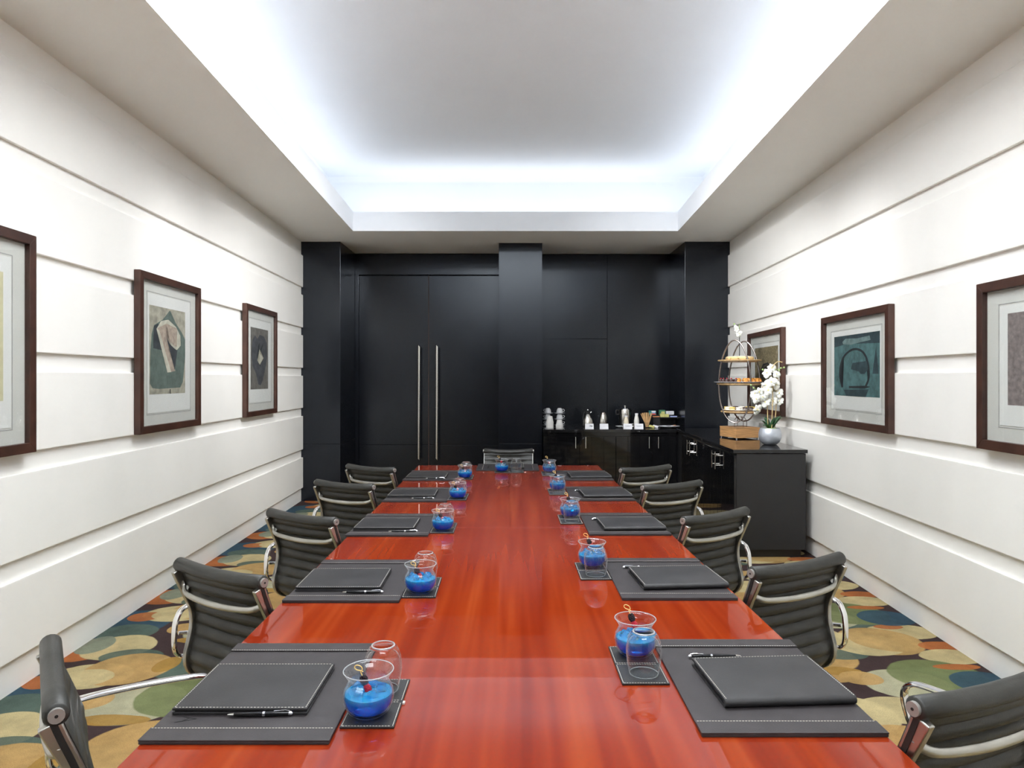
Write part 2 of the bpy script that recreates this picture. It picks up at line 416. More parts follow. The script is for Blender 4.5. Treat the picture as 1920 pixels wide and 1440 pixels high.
def tube(bm, pts, r, seg=10, closed=False, mat=0, flat=1.0, up=None, caps=True):
    """sweep a round (or flattened) section along a path; r a number or a list"""
    pts = [Vector(p) for p in pts]
    n = len(pts)
    rr = r if isinstance(r, (list, tuple)) else [r] * n
    rings = []
    prev = None
    for i, p in enumerate(pts):
        if closed: t = pts[(i + 1) % n] - pts[i - 1]
        else: t = pts[min(i + 1, n - 1)] - pts[max(i - 1, 0)]
        t.normalize()
        if up is not None: u = Vector(up)
        elif prev is not None: u = prev
        else: u = Vector((0, 0, 1)) if abs(t.z) < 0.9 else Vector((0, 1, 0))
        s = t.cross(u)
        if s.length < 1e-5: s = t.cross(Vector((1, 0, 0)))
        s.normalize()
        u2 = s.cross(t).normalized()
        prev = u2
        rings.append([bm.verts.new(p + s * (cos(2 * pi * k / seg) * rr[i]) + u2 * (sin(2 * pi * k / seg) * rr[i] * flat)) for k in range(seg)])
    m = n if closed else n - 1
    for i in range(m):
        a, b = rings[i], rings[(i + 1) % n]
        for k in range(seg):
            f = bm.faces.new((a[k], a[(k + 1) % seg], b[(k + 1) % seg], b[k])); f.material_index = mat
    if not closed and caps:
        f = bm.faces.new(rings[0][::-1]); f.material_index = mat
        f = bm.faces.new(rings[-1]); f.material_index = mat
def sphere(bm, c, r, seg=10, mat=0, sc=(1, 1, 1)):
    rings = max(5, seg // 2 + 1)
    vs = []
    top = bm.verts.new((c[0], c[1], c[2] + r * sc[2])); bot = bm.verts.new((c[0], c[1], c[2] - r * sc[2]))
    for i in range(1, rings):
        a = pi * i / rings
        vs.append([bm.verts.new((c[0] + r * sc[0] * sin(a) * cos(2 * pi * k / seg), c[1] + r * sc[1] * sin(a) * sin(2 * pi * k / seg), c[2] + r * sc[2] * cos(a))) for k in range(seg)])
    for k in range(seg):
        j = (k + 1) % seg
        bm.faces.new((top, vs[0][k], vs[0][j])).material_index = mat
        bm.faces.new((bot, vs[-1][j], vs[-1][k])).material_index = mat
        for a, b in zip(vs, vs[1:]):
            bm.faces.new((a[k], b[k], b[j], a[j])).material_index = mat
def smoothpath(ctrl, n=8, closed=False):
    """Catmull-Rom"""
    P = [Vector(c) for c in ctrl]
    out = []
    m = len(P)
    rng = m if closed else m - 1
    for i in range(rng):
        p1, p2 = P[i], P[(i + 1) % m]
        p0 = P[i - 1] if (closed or i > 0) else P[0]
        p3 = P[(i + 2) % m] if (closed or i + 2 < m) else P[-1]
        for k in range(n):
            t = k / n
            out.append(0.5 * ((2 * p1) + (-p0 + p2) * t + (2 * p0 - 5 * p1 + 4 * p2 - p3) * t * t + (-p0 + 3 * p1 - 3 * p2 + p3) * t ** 3))
    if not closed: out.append(P[-1].copy())
    return out
def NB(): return bmesh.new()

# ================================================================= THE ROOM
# floor
bm = NB()
prism(bm, [(xl(Y0) - .1, Y0 - .1), (xr(Y0) + .1, Y0 - .1), (xr(9.3) + .1, 9.3), (xl(9.3) - .1, 9.3)], -0.1, 0)
finish('floor', bm, M['carpet'], kind='structure')

# side walls: backing (the recessed band) with proud horizontal panels
def side_wall(name, xf, sgn, bots, tops):
    bm = NB()
    d0, d1 = 0.023 * sgn, 0.16 * sgn
    prism(bm, [(xf(Y0) + d0, Y0), (xf(9.3) + d0, 9.3), (xf(9.3) + d1, 9.3), (xf(Y0) + d1, Y0)], -0.05, 4.0)
    wl = finish(name, bm, M['wall'], kind='structure')
    for z0, z1 in zip(bots, tops):
        bm = NB()
        prism(bm, [(xf(Y0), Y0), (xf(YP), YP), (xf(YP) + d0, YP), (xf(Y0) + d0, Y0)], z0, z1)
        finish('panel', bm, M['wall'], wl, bevel=0.004)
    return wl
side_wall('wall_left', xl, -1, [2.604, 2.112, 1.620, 1.134, 0.629, 0.162], [2.99, 2.510, 2.018, 1.526, 1.035, 0.532])
side_wall('wall_right', xr, 1, [2.610, 2.118, 1.622, 1.134, 0.632, 0.150], [2.99, 2.514, 2.020, 1.526, 1.037, 0.532])

# wall behind the camera
bm = NB()
box(bm, -2.6, 2.6, Y0 - .1, Y0, -0.05, 4.0)
finish('wall_rear', bm, M['black'], kind='structure')

# ceiling: soffit ring, tray lip, cove, upper ceiling
bm = NB()
lipx = lambda y: -1.797 - 0.0383 * (y - 7.72)
ripx = lambda y: 1.876 + 0.0453 * (y - 7.72)
YL, YR = 7.72, -3.0
T = 0.03
zl = 3.378
outer = [(xl(Y0) - .1, Y0), (xr(Y0) + .1, Y0), (xr(9.3) + .1, 9.3), (xl(9.3) - .1, 9.3)]
inner = [(lipx(YR), YR), (ripx(YR), YR), (ripx(YL), YL), (lipx(YL), YL)]
def ring(bm, A, B, z, mat=0):
    va = [bm.verts.new((x, y, z)) for x, y in A]; vb = [bm.verts.new((x, y, z)) for x, y in B]
    for i in range(4):
        j = (i + 1) % 4
        f = bm.faces.new((va[i], va[j], vb[j], vb[i])); f.material_index = mat
    return va, vb
def vring(bm, A, z0, z1, mat=0):
    va = [bm.verts.new((x, y, z0)) for x, y in A]; vb = [bm.verts.new((x, y, z1)) for x, y in A]
    for i in range(4):
        j = (i + 1) % 4
        f = bm.faces.new((va[i], va[j], vb[j], vb[i])); f.material_index = mat
ring(bm, outer, inner, SOFF, 1)
O = finish('ceiling', bm, [M['ceil'], M['soffit']], kind='structure')
# lip upstand (thin, 3 cm) and cove floor behind it
def off(y, d):
    return [(lipx(YR) - d, YR - d), (ripx(YR) + d, YR - d), (ripx(YL) + d, YL + d), (lipx(YL) - d, YL + d)]
bm = NB()
lo = off(0, T)
vring(bm, inner, SOFF, zl); ring(bm, inner, lo, zl); vring(bm, lo, 3.20, zl)
finish('tray_lip', bm, M['ceil'], O)
bm = NB()
cv = off(0, 0.44)
ring(bm, lo, cv, 3.20)
vring(bm, cv, 3.20, TOPZ - 0.05)
c2 = off(0, 0.39)
A1 = [bm.verts.new((x, y, TOPZ - 0.05)) for x, y in cv]; B1 = [bm.verts.new((x, y, TOPZ)) for x, y in c2]
for i in range(4):
    j = (i + 1) % 4
    bm.faces.new((A1[i], A1[j], B1[j], B1[i]))
finish('cove', bm, M['ceil'], O)
bm = NB()
bm.faces.new([bm.verts.new((x, y, TOPZ)) for x, y in c2])
finish('upper_ceiling', bm, M['ceil'], O)
bm = NB()
prism(bm, outer, 4.0, 4.1)
finish('roof_slab', bm, M['ceil'], O)

# cove strip lights lying on the cove floor, shining up
def strip(name, a, b, wdt):
    ld = bpy.data.lights.new(name, 'AREA'); ld.shape = 'RECTANGLE'
    ln = (Vector(b) - Vector(a)).length
    ld.size = ln; ld.size_y = wdt; ld.energy = COVE_E * ln; ld.color = COVE_COL
    o = bpy.data.objects.new(name, ld); COL.objects.link(o)
    mid = (Vector(a) + Vector(b)) / 2; o.location = mid
    d = (Vector(b) - Vector(a)).normalized()
    o.rotation_euler = Matrix((d, Vector((0, 0, 1)).cross(d) * -1, d.cross(Vector((0, 0, 1)).cross(d) * -1))).transposed().to_euler()
    # make sure it shines upwards
    z = o.rotation_euler.to_matrix() @ Vector((0, 0, -1))
    if z.z < 0:
        o.rotation_euler = (Matrix((d, Vector((0, 0, 1)).cross(d), d.cross(Vector((0, 0, 1)).cross(d)))).transposed()).to_euler()
        z = o.rotation_euler.to_matrix() @ Vector((0, 0, -1))
        if z.z < 0:
            o.rotation_euler = (o.rotation_euler.to_matrix() @ Matrix.Rotation(pi, 3, 'X')).to_euler()
e = 0.17
strip('cove_light_left', (lipx(YR) - e, YR, 3.345), (lipx(YL) - e, YL, 3.345), 0.06)
strip('cove_light_right', (ripx(YR) + e, YR, 3.345), (ripx(YL) + e, YL, 3.345), 0.06)
strip('cove_light_far', (lipx(YL), YL + e, 3.345), (ripx(YL), YL + e, 3.345), 0.06)
strip('cove_light_near', (lipx(YR), YR - e, 3.345), (ripx(YR), YR - e, 3.345), 0.06)

# unseen light panels added on the upper ceiling to brighten the walls
for i, (y, pe) in enumerate(PANELS):
    t = thing('added_ceiling_light', ['added wide light panel in the ceiling, unseen behind the camera', 'added wide light panel in the ceiling, unseen above the camera', 'added wide light panel in the ceiling, unseen over the middle of the table'][i], 'ceiling light', (0, y, TOPZ), group='added light panels in the ceiling tray')
    bm = NB(); box(bm, -1.30, 1.30, -0.55, 0.55, -0.035, 0.0); finish('housing', bm, M['steel'], t)
    bm = NB(); box(bm, -1.25, 1.25, -0.5, 0.5, -0.045, -0.036); finish('diffuser', bm, emit('added_light_diffuser', PANEL_COL, pe), t)

# unseen spots added on the ceiling to brighten the far side walls
SPOT_E = 250.0
for i, (sx, tx_, ty_, tz_) in enumerate(((-1.15, 2.6, 7.7, 1.6), (-.75, -2.5, 6.3, 1.5), (.75, 2.6, 6.3, 1.5), (1.15, -2.5, 7.7, 1.6))):
    sy = 3.80
    t = thing('added_spotlight', ['left outer', 'left inner', 'right inner', 'right outer'][i] + ' added spotlight on the tray ceiling, unseen above the camera view', 'spotlight', (sx, sy, TOPZ), group='added spots on the tray ceiling')
    bm = NB(); lathe(bm, [(0, -.03), (.05, -.03), (.05, 0), (0, 0)], 20); tube(bm, [(0, 0, -.03), (0, 0, -.07)], .008, 8); finish('mount', bm, M['ceil'], t, smooth=True, angle=40)
    d = (V(tx_, ty_, tz_) - V(sx, sy, TOPZ - .10)).normalized()
    bm = NB(); c = V(0, 0, -.10); tube(bm, [c - d * .04, c + d * .06], .05, 20); finish('housing', bm, M['ceil'], t, smooth=True, angle=40)
    ld = bpy.data.lights.new('fill_spot_lamp', 'SPOT'); ld.energy = SPOT_E * (1.75, .60, .60, 1.75)[i]; ld.spot_size = radians((54, 80, 80, 54)[i]); ld.spot_blend = 1.0; ld.shadow_soft_size = .24; ld.color = (0.97, 0.98, 1.0)
    lo_ = bpy.data.objects.new('fill_spot_lamp', ld); COL.objects.link(lo_); lo_.parent = t
    lo_.location = c + d * .32; lo_.rotation_euler = d.to_track_quat('-Z', 'Y').to_euler()

# ---------------- black end wall with pillars, doors, counter niche
bm = NB()
box(bm, -2.9, 3.0, YB + 0.05, 9.3, -0.05, 4.0)
W = finish('wall_back', bm, M['black'], kind='structure')
# pillars: seam at 0.69 m splits each into a lower and an upper panel
def pillar(x0, x1, y0):
    bm = NB()
    box(bm, x0 + .006, x1 - .006, y0 + .006, YB + .05, 0, SOFF)
    p = finish('pillar', bm, M['gap'], W)
    for z0, z1 in ((0, 0.690), (0.694, SOFF)):
        bm = NB(); box(bm, x0, x1, y0, YB + .05, z0, z1); finish('cladding', bm, M['black'], p, bevel=0.002)
pillar(-2.70, -2.092, YP)
pillar(-0.163, 0.372, YP + .08)
pillar(2.108, 2.80, YP)
# panels of the right hand niche with a vertical seam
def wpanel(x0, x1, z0, z1, y=YB, name='panel'):
    bm = NB(); box(bm, x0, x1, y, YB + .05, z0, z1); return finish(name, bm, M['black'], W, bevel=0.0015)
wpanel(0.375, 1.270, 0.0, 2.02); wpanel(0.375, 1.270, 2.023, 3.155)
wpanel(1.274, 2.107, 0.0, 3.155)
# over the doors: header; left jamb
wpanel(-2.09, -0.165, 2.875, 3.155, YB - .03, 'header')
wpanel(-2.09, -2.045, 0.0, 2.875, YB - .03, 'jamb')
# double doors
def door(n, x0, x1, hx, lab):
    y = YB - .0
    bm = NB(); box(bm, x0, x1, y - .012, YB + .05, 0.012, 0.606)
    box(bm, x0, x1, y - .012, YB + .05, 0.610, 2.862)
    D = finish('door_%d' % n, bm, M['black'], kind='structure', bevel=0.002)
    bm = NB()
    z0, z1 = 0.425, 1.925
    hy = y - .10
    # tube cut at a slant at each end
    seg = 16
    a = []; b = []
    for k in range(seg):
        t = 2 * pi * k / seg
        cx, cy = 0.021 * cos(t), 0.021 * sin(t)
        a.append(bm.verts.new((hx + cx, hy + cy, z0 - cx * 1.0))); b.append(bm.verts.new((hx + cx, hy + cy, z1 - cx * 1.0)))
    for k in range(seg):
        bm.faces.new((a[k], a[(k + 1) % seg], b[(k + 1) % seg], b[k]))
    bm.faces.new(a[::-1]); bm.faces.new(b)
    for z in (0.60, 1.75):
        tube(bm, [(hx, hy, z), (hx, y - .008, z)], 0.011, 10)
    finish('door_handle', bm, M['steel'], D, smooth=True)
door(1, -2.040, -1.117, -1.230, '')
door(2, -1.108, -0.170, -0.992, '')
bm = NB(); box(bm, -1.1165, -1.1085, YB - .008, YB + .05, 0.0, 2.868)
finish('trim_1', bm, simple('brown_door_edge', (0.05, 0.022, 0.012), 0.5), kind='structure')

# ================================================================= COUNTERS
def bar_handle(bm, p, r, ln, axis_out, standoff=0.035):
    """vertical bar pull with two posts"""
    p = Vector(p); o = Vector(axis_out)
    tube(bm, [p + o * standoff + V(0, 0, -ln / 2), p + o * standoff + V(0, 0, ln / 2)], r, 10)
    for s in (-.28, .28):
        tube(bm, [p + V(0, 0, s * ln), p + o * standoff + V(0, 0, s * ln)], r * .8, 8)

# back counter cabinet
CT = 0.885
YF = 8.15     # cabinet door plane
bm = NB(); box(bm, 0.376, 2.105, YF + .02, YB - .002, 0.0, 0.845)
box(bm, 0.376, 2.105, YF + .004, YF + .02, 0.806, 0.845)
BC = thing('back_cabinet', 'long low black cabinet in the niche right of the centre pillar, under the tea things', 'cabinet', (0, 0, 0))
finish('body', bm, M['lacquer'], BC)
def vgroove_door(par, pts_fn, w, z0, z1, nb, handle_u):
    """door made of vertical boards; pts_fn maps (u, depth) to (x, y)"""
    bm = NB()
    prism(bm, [pts_fn(0.001, 0.006), pts_fn(w - .001, 0.006), pts_fn(w - .001, 0.02), pts_fn(0.001, 0.02)], z0, z1)
    D = finish('door', bm, M['lacquer'], par)
    for i in range(nb):
        u0, u1 = i * w / nb + .002, (i + 1) * w / nb - .002
        bm = NB(); prism(bm, [pts_fn(u0, 0), pts_fn(u1, 0), pts_fn(u1, 0.0065), pts_fn(u0, 0.0065)], z0, z1)
        finish('board', bm, M['lacquer'], D, bevel=0.0015)
    return D
bw = 0.864 / 2
for i in range(4):
    x0 = 0.378 + i * bw
    D = vgroove_door(BC, lambda u, d, x0=x0: (x0 + u, YF + d), bw - .003, 0.08, 0.80, 3, 0)
    hx = {0: .402 - .02, 1: .054 + .015, 2: .392, 3: .070}[i]
    bm = NB(); bar_handle(bm, (x0 + hx, YF, 0.730), 0.006, 0.135, (0, -1, 0)); finish('handle', bm, M['chrome'], D, smooth=True)
bm = NB(); box(bm, 0.374, 2.106, YF - .02, YB - .002, 0.847, CT)
finish('worktop', bm, M['countertop'], BC, bevel=0.002)

# side cabinet along the right wall (splayed with the wall)
SC = thing('side_cabinet', 'black sideboard against the right wall, under the orchid and cake stand', 'cabinet', (0, 0, 0))
sxl = lambda y: 1.842 + 0.0445 * (y - 5.66)
sxr = lambda y: 2.436 + 0.0453 * (y - 5.66)
ya, yb_ = 5.66, 8.10
bm = NB()
prism(bm, [(sxl(ya) + .02, ya), (sxr(ya), ya), (sxr(yb_), yb_), (sxl(yb_) + .02, yb_)], 0.07, 0.868)
finish('body', bm, M['cab_side'], SC, bevel=0.002)
bm = NB()
prism(bm, [(sxl(ya) + .05, ya + .05), (sxr(ya) - .02, ya + .05), (sxr(yb_) - .02, yb_), (sxl(yb_) + .05, yb_)], 0.0, 0.07)
finish('plinth', bm, M['plastic'], SC)
bm = NB()
prism(bm, [(sxl(ya) - .012, ya - .012), (sxr(ya) + .012, ya - .012), (sxr(yb_) + .012, yb_), (sxl(yb_) - .012, yb_)], 0.872, 0.902)
finish('worktop', bm, M['countertop'], SC, bevel=0.002)
def sfn(y0):
    return lambda u, d: (sxl(y0 + u) + d, y0 + u)
edges = [5.665, 6.20, 6.735, 7.27, 7.80]
hs = [0.475, 0.06, 0.475, 0.06]
for i in range(4):
    wd = edges[i + 1] - edges[i] - .004
    D = vgroove_door(SC, sfn(edges[i]), wd, 0.08, 0.85, 4, 0)
    y = edges[i] + hs[i]
    bm = NB(); bar_handle(bm, (sxl(y), y, 0.755), 0.006, 0.155, (-1, 0.04, 0)); finish('handle', bm, M['steel'], D, smooth=True)

# ================================================================= TABLE
TH = 0.745
TA = -0.00985     # the table sits turned a little to the left
def tx(y): return 0.0215 + TA * (y - .4)       # table centre line
TW = 0.770
TB = thing('conference_table', 'long polished red-brown timber conference table in the middle of the room', 'table', (0, 0, 0))
def slab(y0, y1, sx0, sx1):
    bm = NB()
    prism(bm, [(tx(y0) + sx0, y0), (tx(y0) + sx1, y0), (tx(y1) + sx1, y1), (tx(y1) + sx0, y1)], TH - .04, TH)
    finish('tabletop_leaf', bm, M['table'], TB, bevel=0.0012)
TN, TF = 1.0, 5.866
slab(TN, 3.4165, -TW, TW)
slab(3.4185, TF, -TW, -0.0007); slab(3.4185, TF, 0.0007, TW)
bm = NB()
prism(bm, [(tx(1.3) - .42, 1.3), (tx(1.3) + .42, 1.3), (tx(5.6) + .42, 5.6), (tx(5.6) - .42, 5.6)], TH - .10, TH - .04)
finish('apron', bm, M['table'], TB)
for y in (1.55, 3.4, 5.25):
    bm = NB()
    box(bm, tx(y) - .30, tx(y) + .30, y - .05, y + .05, 0.04, TH - .10)
    box(bm, tx(y) - .42, tx(y) + .42, y - .09, y + .09, 0.0, 0.04)
    finish('pedestal', bm, M['table'], TB, bevel=.004)

# ================================================================= TABLE SETTINGS
def stitches(bm, a, b, step=0.0065, ln=0.0042, wd=0.0013, h=0.0006, z=0):
    a = Vector(a); b = Vector(b); d = b - a; n = int(d.length / step); d.normalize(); s = Vector((-d.y, d.x, 0))
    for i in range(n):
        p = a + d * (step * (i + .5) )
        q = [p - d * ln / 2 - s * wd / 2, p + d * ln / 2 - s * wd / 2, p + d * ln / 2 + s * wd / 2, p - d * ln / 2 + s * wd / 2]
        prism(bm, [(v.x, v.y) for v in q], z, z + h)
def make_pad():
    """desk pad, local x across (0.39), y along the table edge (0.51); strips at both y ends"""
    t = thing('desk_pad', '', 'desk pad', group='leather desk pads round the table')
    bm = NB(); box(bm, -.194, .194, -.255, .255, 0, 0.006); finish('base', bm, M['pad'], t, bevel=.001)
    for s in (-1, 1):
        y0, y1 = sorted((s * .255, s * .203))
        bm = NB(); box(bm, -.195, .195, y0, y1, 0.0062, 0.0095); o = finish('edge_strip', bm, M['pad'], t, bevel=.001)
        bm = NB(); y = s * .2065; stitches(bm, (-.193, y, 0), (.193, y, 0), z=.0094); st = finish('stitching', bm, M['thread'], o)
    return t
def make_folder():
    """stitched leather folder 0.30 x 0.235, spine on the -y side when spine=1"""
    t = thing('leather_folder', '', 'folder', group='leather folders on the desk pads')
    w, d = .148, .118
    bm = NB(); box(bm, -w, w, -d, d, 0, .0065); finish('back_cover', bm, M['folder'], t, bevel=.0012)
    bm = NB(); box(bm, -w + .004, w - .004, -d + .004, d - .004, .0066, .0094); finish('note_pad', bm, M['pad_edge'], t)
    bm = NB(); box(bm, -w, w, -d, d, .0095, .0150); c = finish('front_cover', bm, M['folder'], t, bevel=.0012)
    bm = NB()
    e = .004
    stitches(bm, (-w + e, -d + e, 0), (w - e, -d + e, 0), z=.0149, step=.0075)
    stitches(bm, (-w + e, d - e, 0), (w - e, d - e, 0), z=.0149, step=.0075)
    stitches(bm, (w - e, -d + e, 0), (w - e, d - e, 0), z=.0149, step=.0075)
    stitches(bm, (-w + e, -d + e, 0), (-w + e, d - e, 0), z=.0149, step=.0075)
    finish('stitching', bm, M['thread'], c)
    return t
def make_folder_spine():
    t = thing('leather_folder', '', 'folder', group='leather folders on the desk pads')
    w, d = .152, .116
    bm = NB()
    # C-shaped cover: rounded spine on the near side
    prof = [(-d + .012, 0), (-d + .004, .0015), (-d, .006), (-d - .001, .012), (-d + .003, .018), (-d + .011, .0205), (d, .0205), (d, .0145), (-d + .012, .0145), (-d + .008, .010), (-d + .012, .0055), (d, .0055), (d, 0)]
    a = [bm.verts.new((-w, y, z)) for y, z in prof]; b = [bm.verts.new((w, y, z)) for y, z in prof]
    n = len(prof)
    for i in range(n): bm.faces.new((a[i], a[(i + 1) % n], b[(i + 1) % n], b[i]))
    bm.faces.new(a[::-1]); bm.faces.new(b)
    c = finish('cover', bm, M['folder'], t, smooth=True, angle=50)
    bm = NB(); box(bm, -w + .005, w - .005, -d + .013, d - .005, .0057, .0143); finish('note_pad', bm, M['pad_edge'], t)
    bm = NB(); e = .004; z = .0204
    stitches(bm, (-w + e, d - e, 0), (w - e, d - e, 0), z=z, step=.0075)
    stitches(bm, (w - e, -d + e, 0), (w - e, d - e, 0), z=z, step=.0075)
    stitches(bm, (-w + e, -d + e, 0), (-w + e, d - e, 0), z=z, step=.0075)
    finish('stitching', bm, M['thread'], c)
    return t
def make_coaster():
    """twin coaster: two stitched squares joined, local y 0.232 long"""
    t = thing('twin_coaster', '', 'coaster', group='stitched leather coasters')
    for s in (-1, 1):
        y0, y1 = (0.0006, .116) if s > 0 else (-.116, -.0006)
        bm = NB(); box(bm, -.058, .058, y0, y1, 0, .0045); p = finish('coaster_half', bm, M['coaster'], t, bevel=.001)
        bm = NB(); e = .0035
        xs, ys0, ys1 = .058 - e, y0 + e, y1 - e
        for a, b in (((-xs, ys0, 0), (xs, ys0, 0)), ((-xs, ys1, 0), (xs, ys1, 0)), ((-xs, ys0, 0), (-xs, ys1, 0)), ((xs, ys0, 0), (xs, ys1, 0))):
            stitches(bm, a, b, z=.0044)
        finish('stitching', bm, M['thread'], p)
    return t
def make_pen():
    """ballpoint lying along local x, tip at -x"""
    t = thing('ballpoint_pen', '', 'pen', group='black and chrome pens')
    def lx(bm, prof, seg=14):
        rings = []
        for x, r in prof:
            rings.append([bm.verts.new((x, r * cos(2 * pi * i / seg), .0055 + r * sin(2 * pi * i / seg))) for i in range(seg)])
        for a, b in zip(rings, rings[1:]):
            for i in range(seg): bm.faces.new((a[i], a[(i + 1) % seg], b[(i + 1) % seg], b[i]))
        bm.faces.new(rings[0][::-1]); bm.faces.new(rings[-1])
    bm = NB(); lx(bm, [(-.056, .0036), (-.03, .0048), (0.006, .0052)]); lx(bm, [(.011, .0052), (.04, .0050), (.062, .0042)]); finish('barrel', bm, M['pen'], t, smooth=True)
    bm = NB(); lx(bm, [(-.070, .0010), (-.066, .0022), (-.056, .0037)]); finish('tip', bm, M['chrome'], t, smooth=True)
    bm = NB(); lx(bm, [(.006, .0056), (.011, .0056)]); finish('centre_ring', bm, M['chrome'], t, smooth=True)
    bm = NB(); lx(bm, [(.062, .0043), (.066, .0046), (.069, .0035), (.071, .001)]); tube(bm, [(.064, 0, .0105), (.055, 0, .0122), (.030, 0, .0112)], [.0012, .0014, .001], 8); finish('clip', bm, M['chrome'], t, smooth=True)
    return t
def make_bowl_glass():
    t = thing('cocktail_glass', '', 'glass', group='flared bowl glasses of blue drink')
    bm = NB()
    outer = [(0, 0), (.030, 0), (.0345, .002), (.045, .010), (.0525, .024), (.0555, .040), (.0530, .055), (.0470, .067), (.0435, .073), (.0432, .077), (.0460, .083), (.0510, .090), (.0545, .0955)]
    innr = [(.0550, .0968), (.0535, .0965), (.0495, .0905), (.0445, .084), (.0412, .0775), (.0415, .073), (.0450, .066), (.0508, .054), (.0532, .040), (.0502, .025), (.043, .013), (.033, .0075), (.015, .0068), (0, .0066)]
    lathe(bm, outer + innr, 40)
    finish('bowl', bm, M['thinglass'], t, smooth=True, angle=80)
    bm = NB(); tube(bm, [(.0545 * cos(2 * pi * i / 40), .0545 * sin(2 * pi * i / 40), .0968) for i in range(40)], .0011, 8, closed=True); finish('rim', bm, M['glass_rim'], t, smooth=True)
    bm = NB()
    lathe(bm, [(0, .0068), (.0150, .0070), (.033, .0077), (.0428, .0132), (.0500, .0252), (.0530, .040), (.0520, .048), (.050, .0486), (0, .0486)], 40)
    finish('drink', bm, M['drink'], t, smooth=True, angle=60)
    rr = random.Random(3)
    for k in range(5):
        bm = NB()
        a = k * 1.257 + .4; r = .027
        s = .0105
        bmesh.ops.create_cube(bm, size=2 * s)
        bmesh.ops.rotate(bm, verts=bm.verts, cent=(0, 0, 0), matrix=Matrix.Rotation(rr.uniform(0, 3), 3, Vector((rr.random(), rr.random(), rr.random())).normalized()))
        bmesh.ops.translate(bm, verts=bm.verts, vec=(r * cos(a), r * sin(a), .0495 + rr.uniform(-.002, .004)))
        finish('ice_cube', bm, M['ice'], t, bevel=.003)
    return t
def make_tumbler():
    t = finish_tumbler()
    return t
def finish_tumbler():
    bm = NB()
    # upside down: open rim below, thick base above
    outer = [(.0362, 0), (.0385, .012), (.0418, .030), (.0440, .048), (.0440, .062), (.0418, .078), (.0370, .093), (.0315, .102), (.0280, .1055), (.0255, .1065), (.0200, .1050), (0, .1035)]
    innr = [(0, .0930), (.016, .0925), (.0260, .0895), (.0345, .0835), (.0392, .0740), (.0418, .060), (.0420, .048), (.0400, .030), (.0368, .012), (.0346, 0)]
    lathe(bm, outer + innr, 40)
    # close the rim
    bm.verts.ensure_lookup_table()
    first = bm.verts[:40]; last = bm.verts[-40:]
    for k in range(40):
        bm.faces.new((first[(k + 1) % 40], first[k], last[k], last[(k + 1) % 40]))
    for f in bm.faces:
        if f.calc_center_median().z > .0985: f.material_index = 1
    o = finish('water_glass', bm, [M['thinglass'], M['glass']], None, smooth=True, angle=80, category='glass', group='upturned water glasses')
    for nm, r, z, q in (('rim', .0354, .0010, .0010), ('base_ring', .0262, .1045, .0022)):
        bm = NB(); tube(bm, [(r * cos(2 * pi * i / 40), r * sin(2 * pi * i / 40), z) for i in range(40)], q, 8, closed=True); finish(nm, bm, M['glass_rim'], o, smooth=True)
    return o
def make_pick():
    """knotted bamboo pick with a blackberry and a raspberry, leaning in the bowl"""
    t = thing('fruit_pick', '', 'fruit pick', group='fruit picks in the blue drinks')
    top = V(-.020, .012, .112); bot = V(.012, -.004, .048)
    d = (bot - top).normalized()
    bm = NB(); tube(bm, [top, bot], .0011, 8)
    k0 = top
    loop = smoothpath([k0, k0 + V(.004, .0, .004), k0 + V(.001, 0, .011), k0 + V(-.008, 0, .014), k0 + V(-.013, 0, .010), k0 + V(-.009, 0, .004), k0 + V(.001, 0, .0015), k0 + V(.006, 0, -.001)], 5)
    tube(bm, loop, .0012, 8)
    finish('knotted_stick', bm, M['bamboo'], t, smooth=True)
    def berry(c, r, h, mat, name, n=6):
        bm = NB()
        for i in range(n):
            for j in range(7):
                a = 2 * pi * (j + .5 * (i % 2)) / 7
                f = (i + .5) / n * 2 - 1
                rr = r * sqrt(max(.05, 1 - f * f * .8))
                u = d.orthogonal().normalized(); v = d.cross(u)
                p = c + d * (f * h) + (u * cos(a) + v * sin(a)) * rr * .78
                sphere(bm, p, r * .36, 6)
        finish(name, bm, mat, t, smooth=True)
    berry(top + d * .020, .0085, .0095, M['berry'], 'blackberry')
    berry(top + d * .040, .0080, .0085, M['cherry'], 'raspberry')
    return t

ORD = ['nearest the camera', 'second from the camera', 'third from the camera', 'fourth from the camera', 'farthest from the camera']
# centre lines of the rows; pads: (centre x, centre y)
padL = [(-.5665, 1.643, 0), (-.569, 2.520, 0), (-.591, 3.468, 0), (-.588, 4.365, 0), (-.604, 5.222, 0)]
padR = [(.5885, 1.672, 0), (.564, 2.545, 0), (.562, 3.490, 0), (.556, 4.401, 0), (.548, 5.225, 0)]
P0, F0, FS, C0, PN = make_pad(), make_folder(), make_folder_spine(), make_coaster(), make_pen()
BG, WG, FP = make_bowl_glass(), make_tumbler(), make_pick()
used = set()
def place(proto, loc, rot, label):
    if proto.name not in used:
        used.add(proto.name)
        proto.location = loc; proto.rotation_euler = (0, 0, rot); proto['label'] = label
        return proto
    return copy_tree(proto, loc, rot, label)
def side_labels(i, side, what):
    return '%s, %s side of table, %s' % (what, side, ORD[i])
folL = [(-.598, 1.616, 0), (-.606, 2.487, .01), (-.624, 3.432, 0), (-.628, 4.350, .01), (-.636, 5.140, 0)]
folR = [(.6215, 1.650, .06), (.603, 2.505, .075), (.592, 3.425, .05), (.590, 4.340, .05), (.580, 5.150, .05)]
coaL = [(-.309, 1.567, 0), (-.318, 2.430, .01), (-.338, 3.395, 0), (-.336, 4.285, -.02), (-.350, 5.14, 0)]
coaR = [(.325, 1.773, .005), (.310, 2.636, .012), (.305, 3.600, .01), (.296, 4.475, .012), (.289, 5.330, .01)]
PZ = TH + .0066
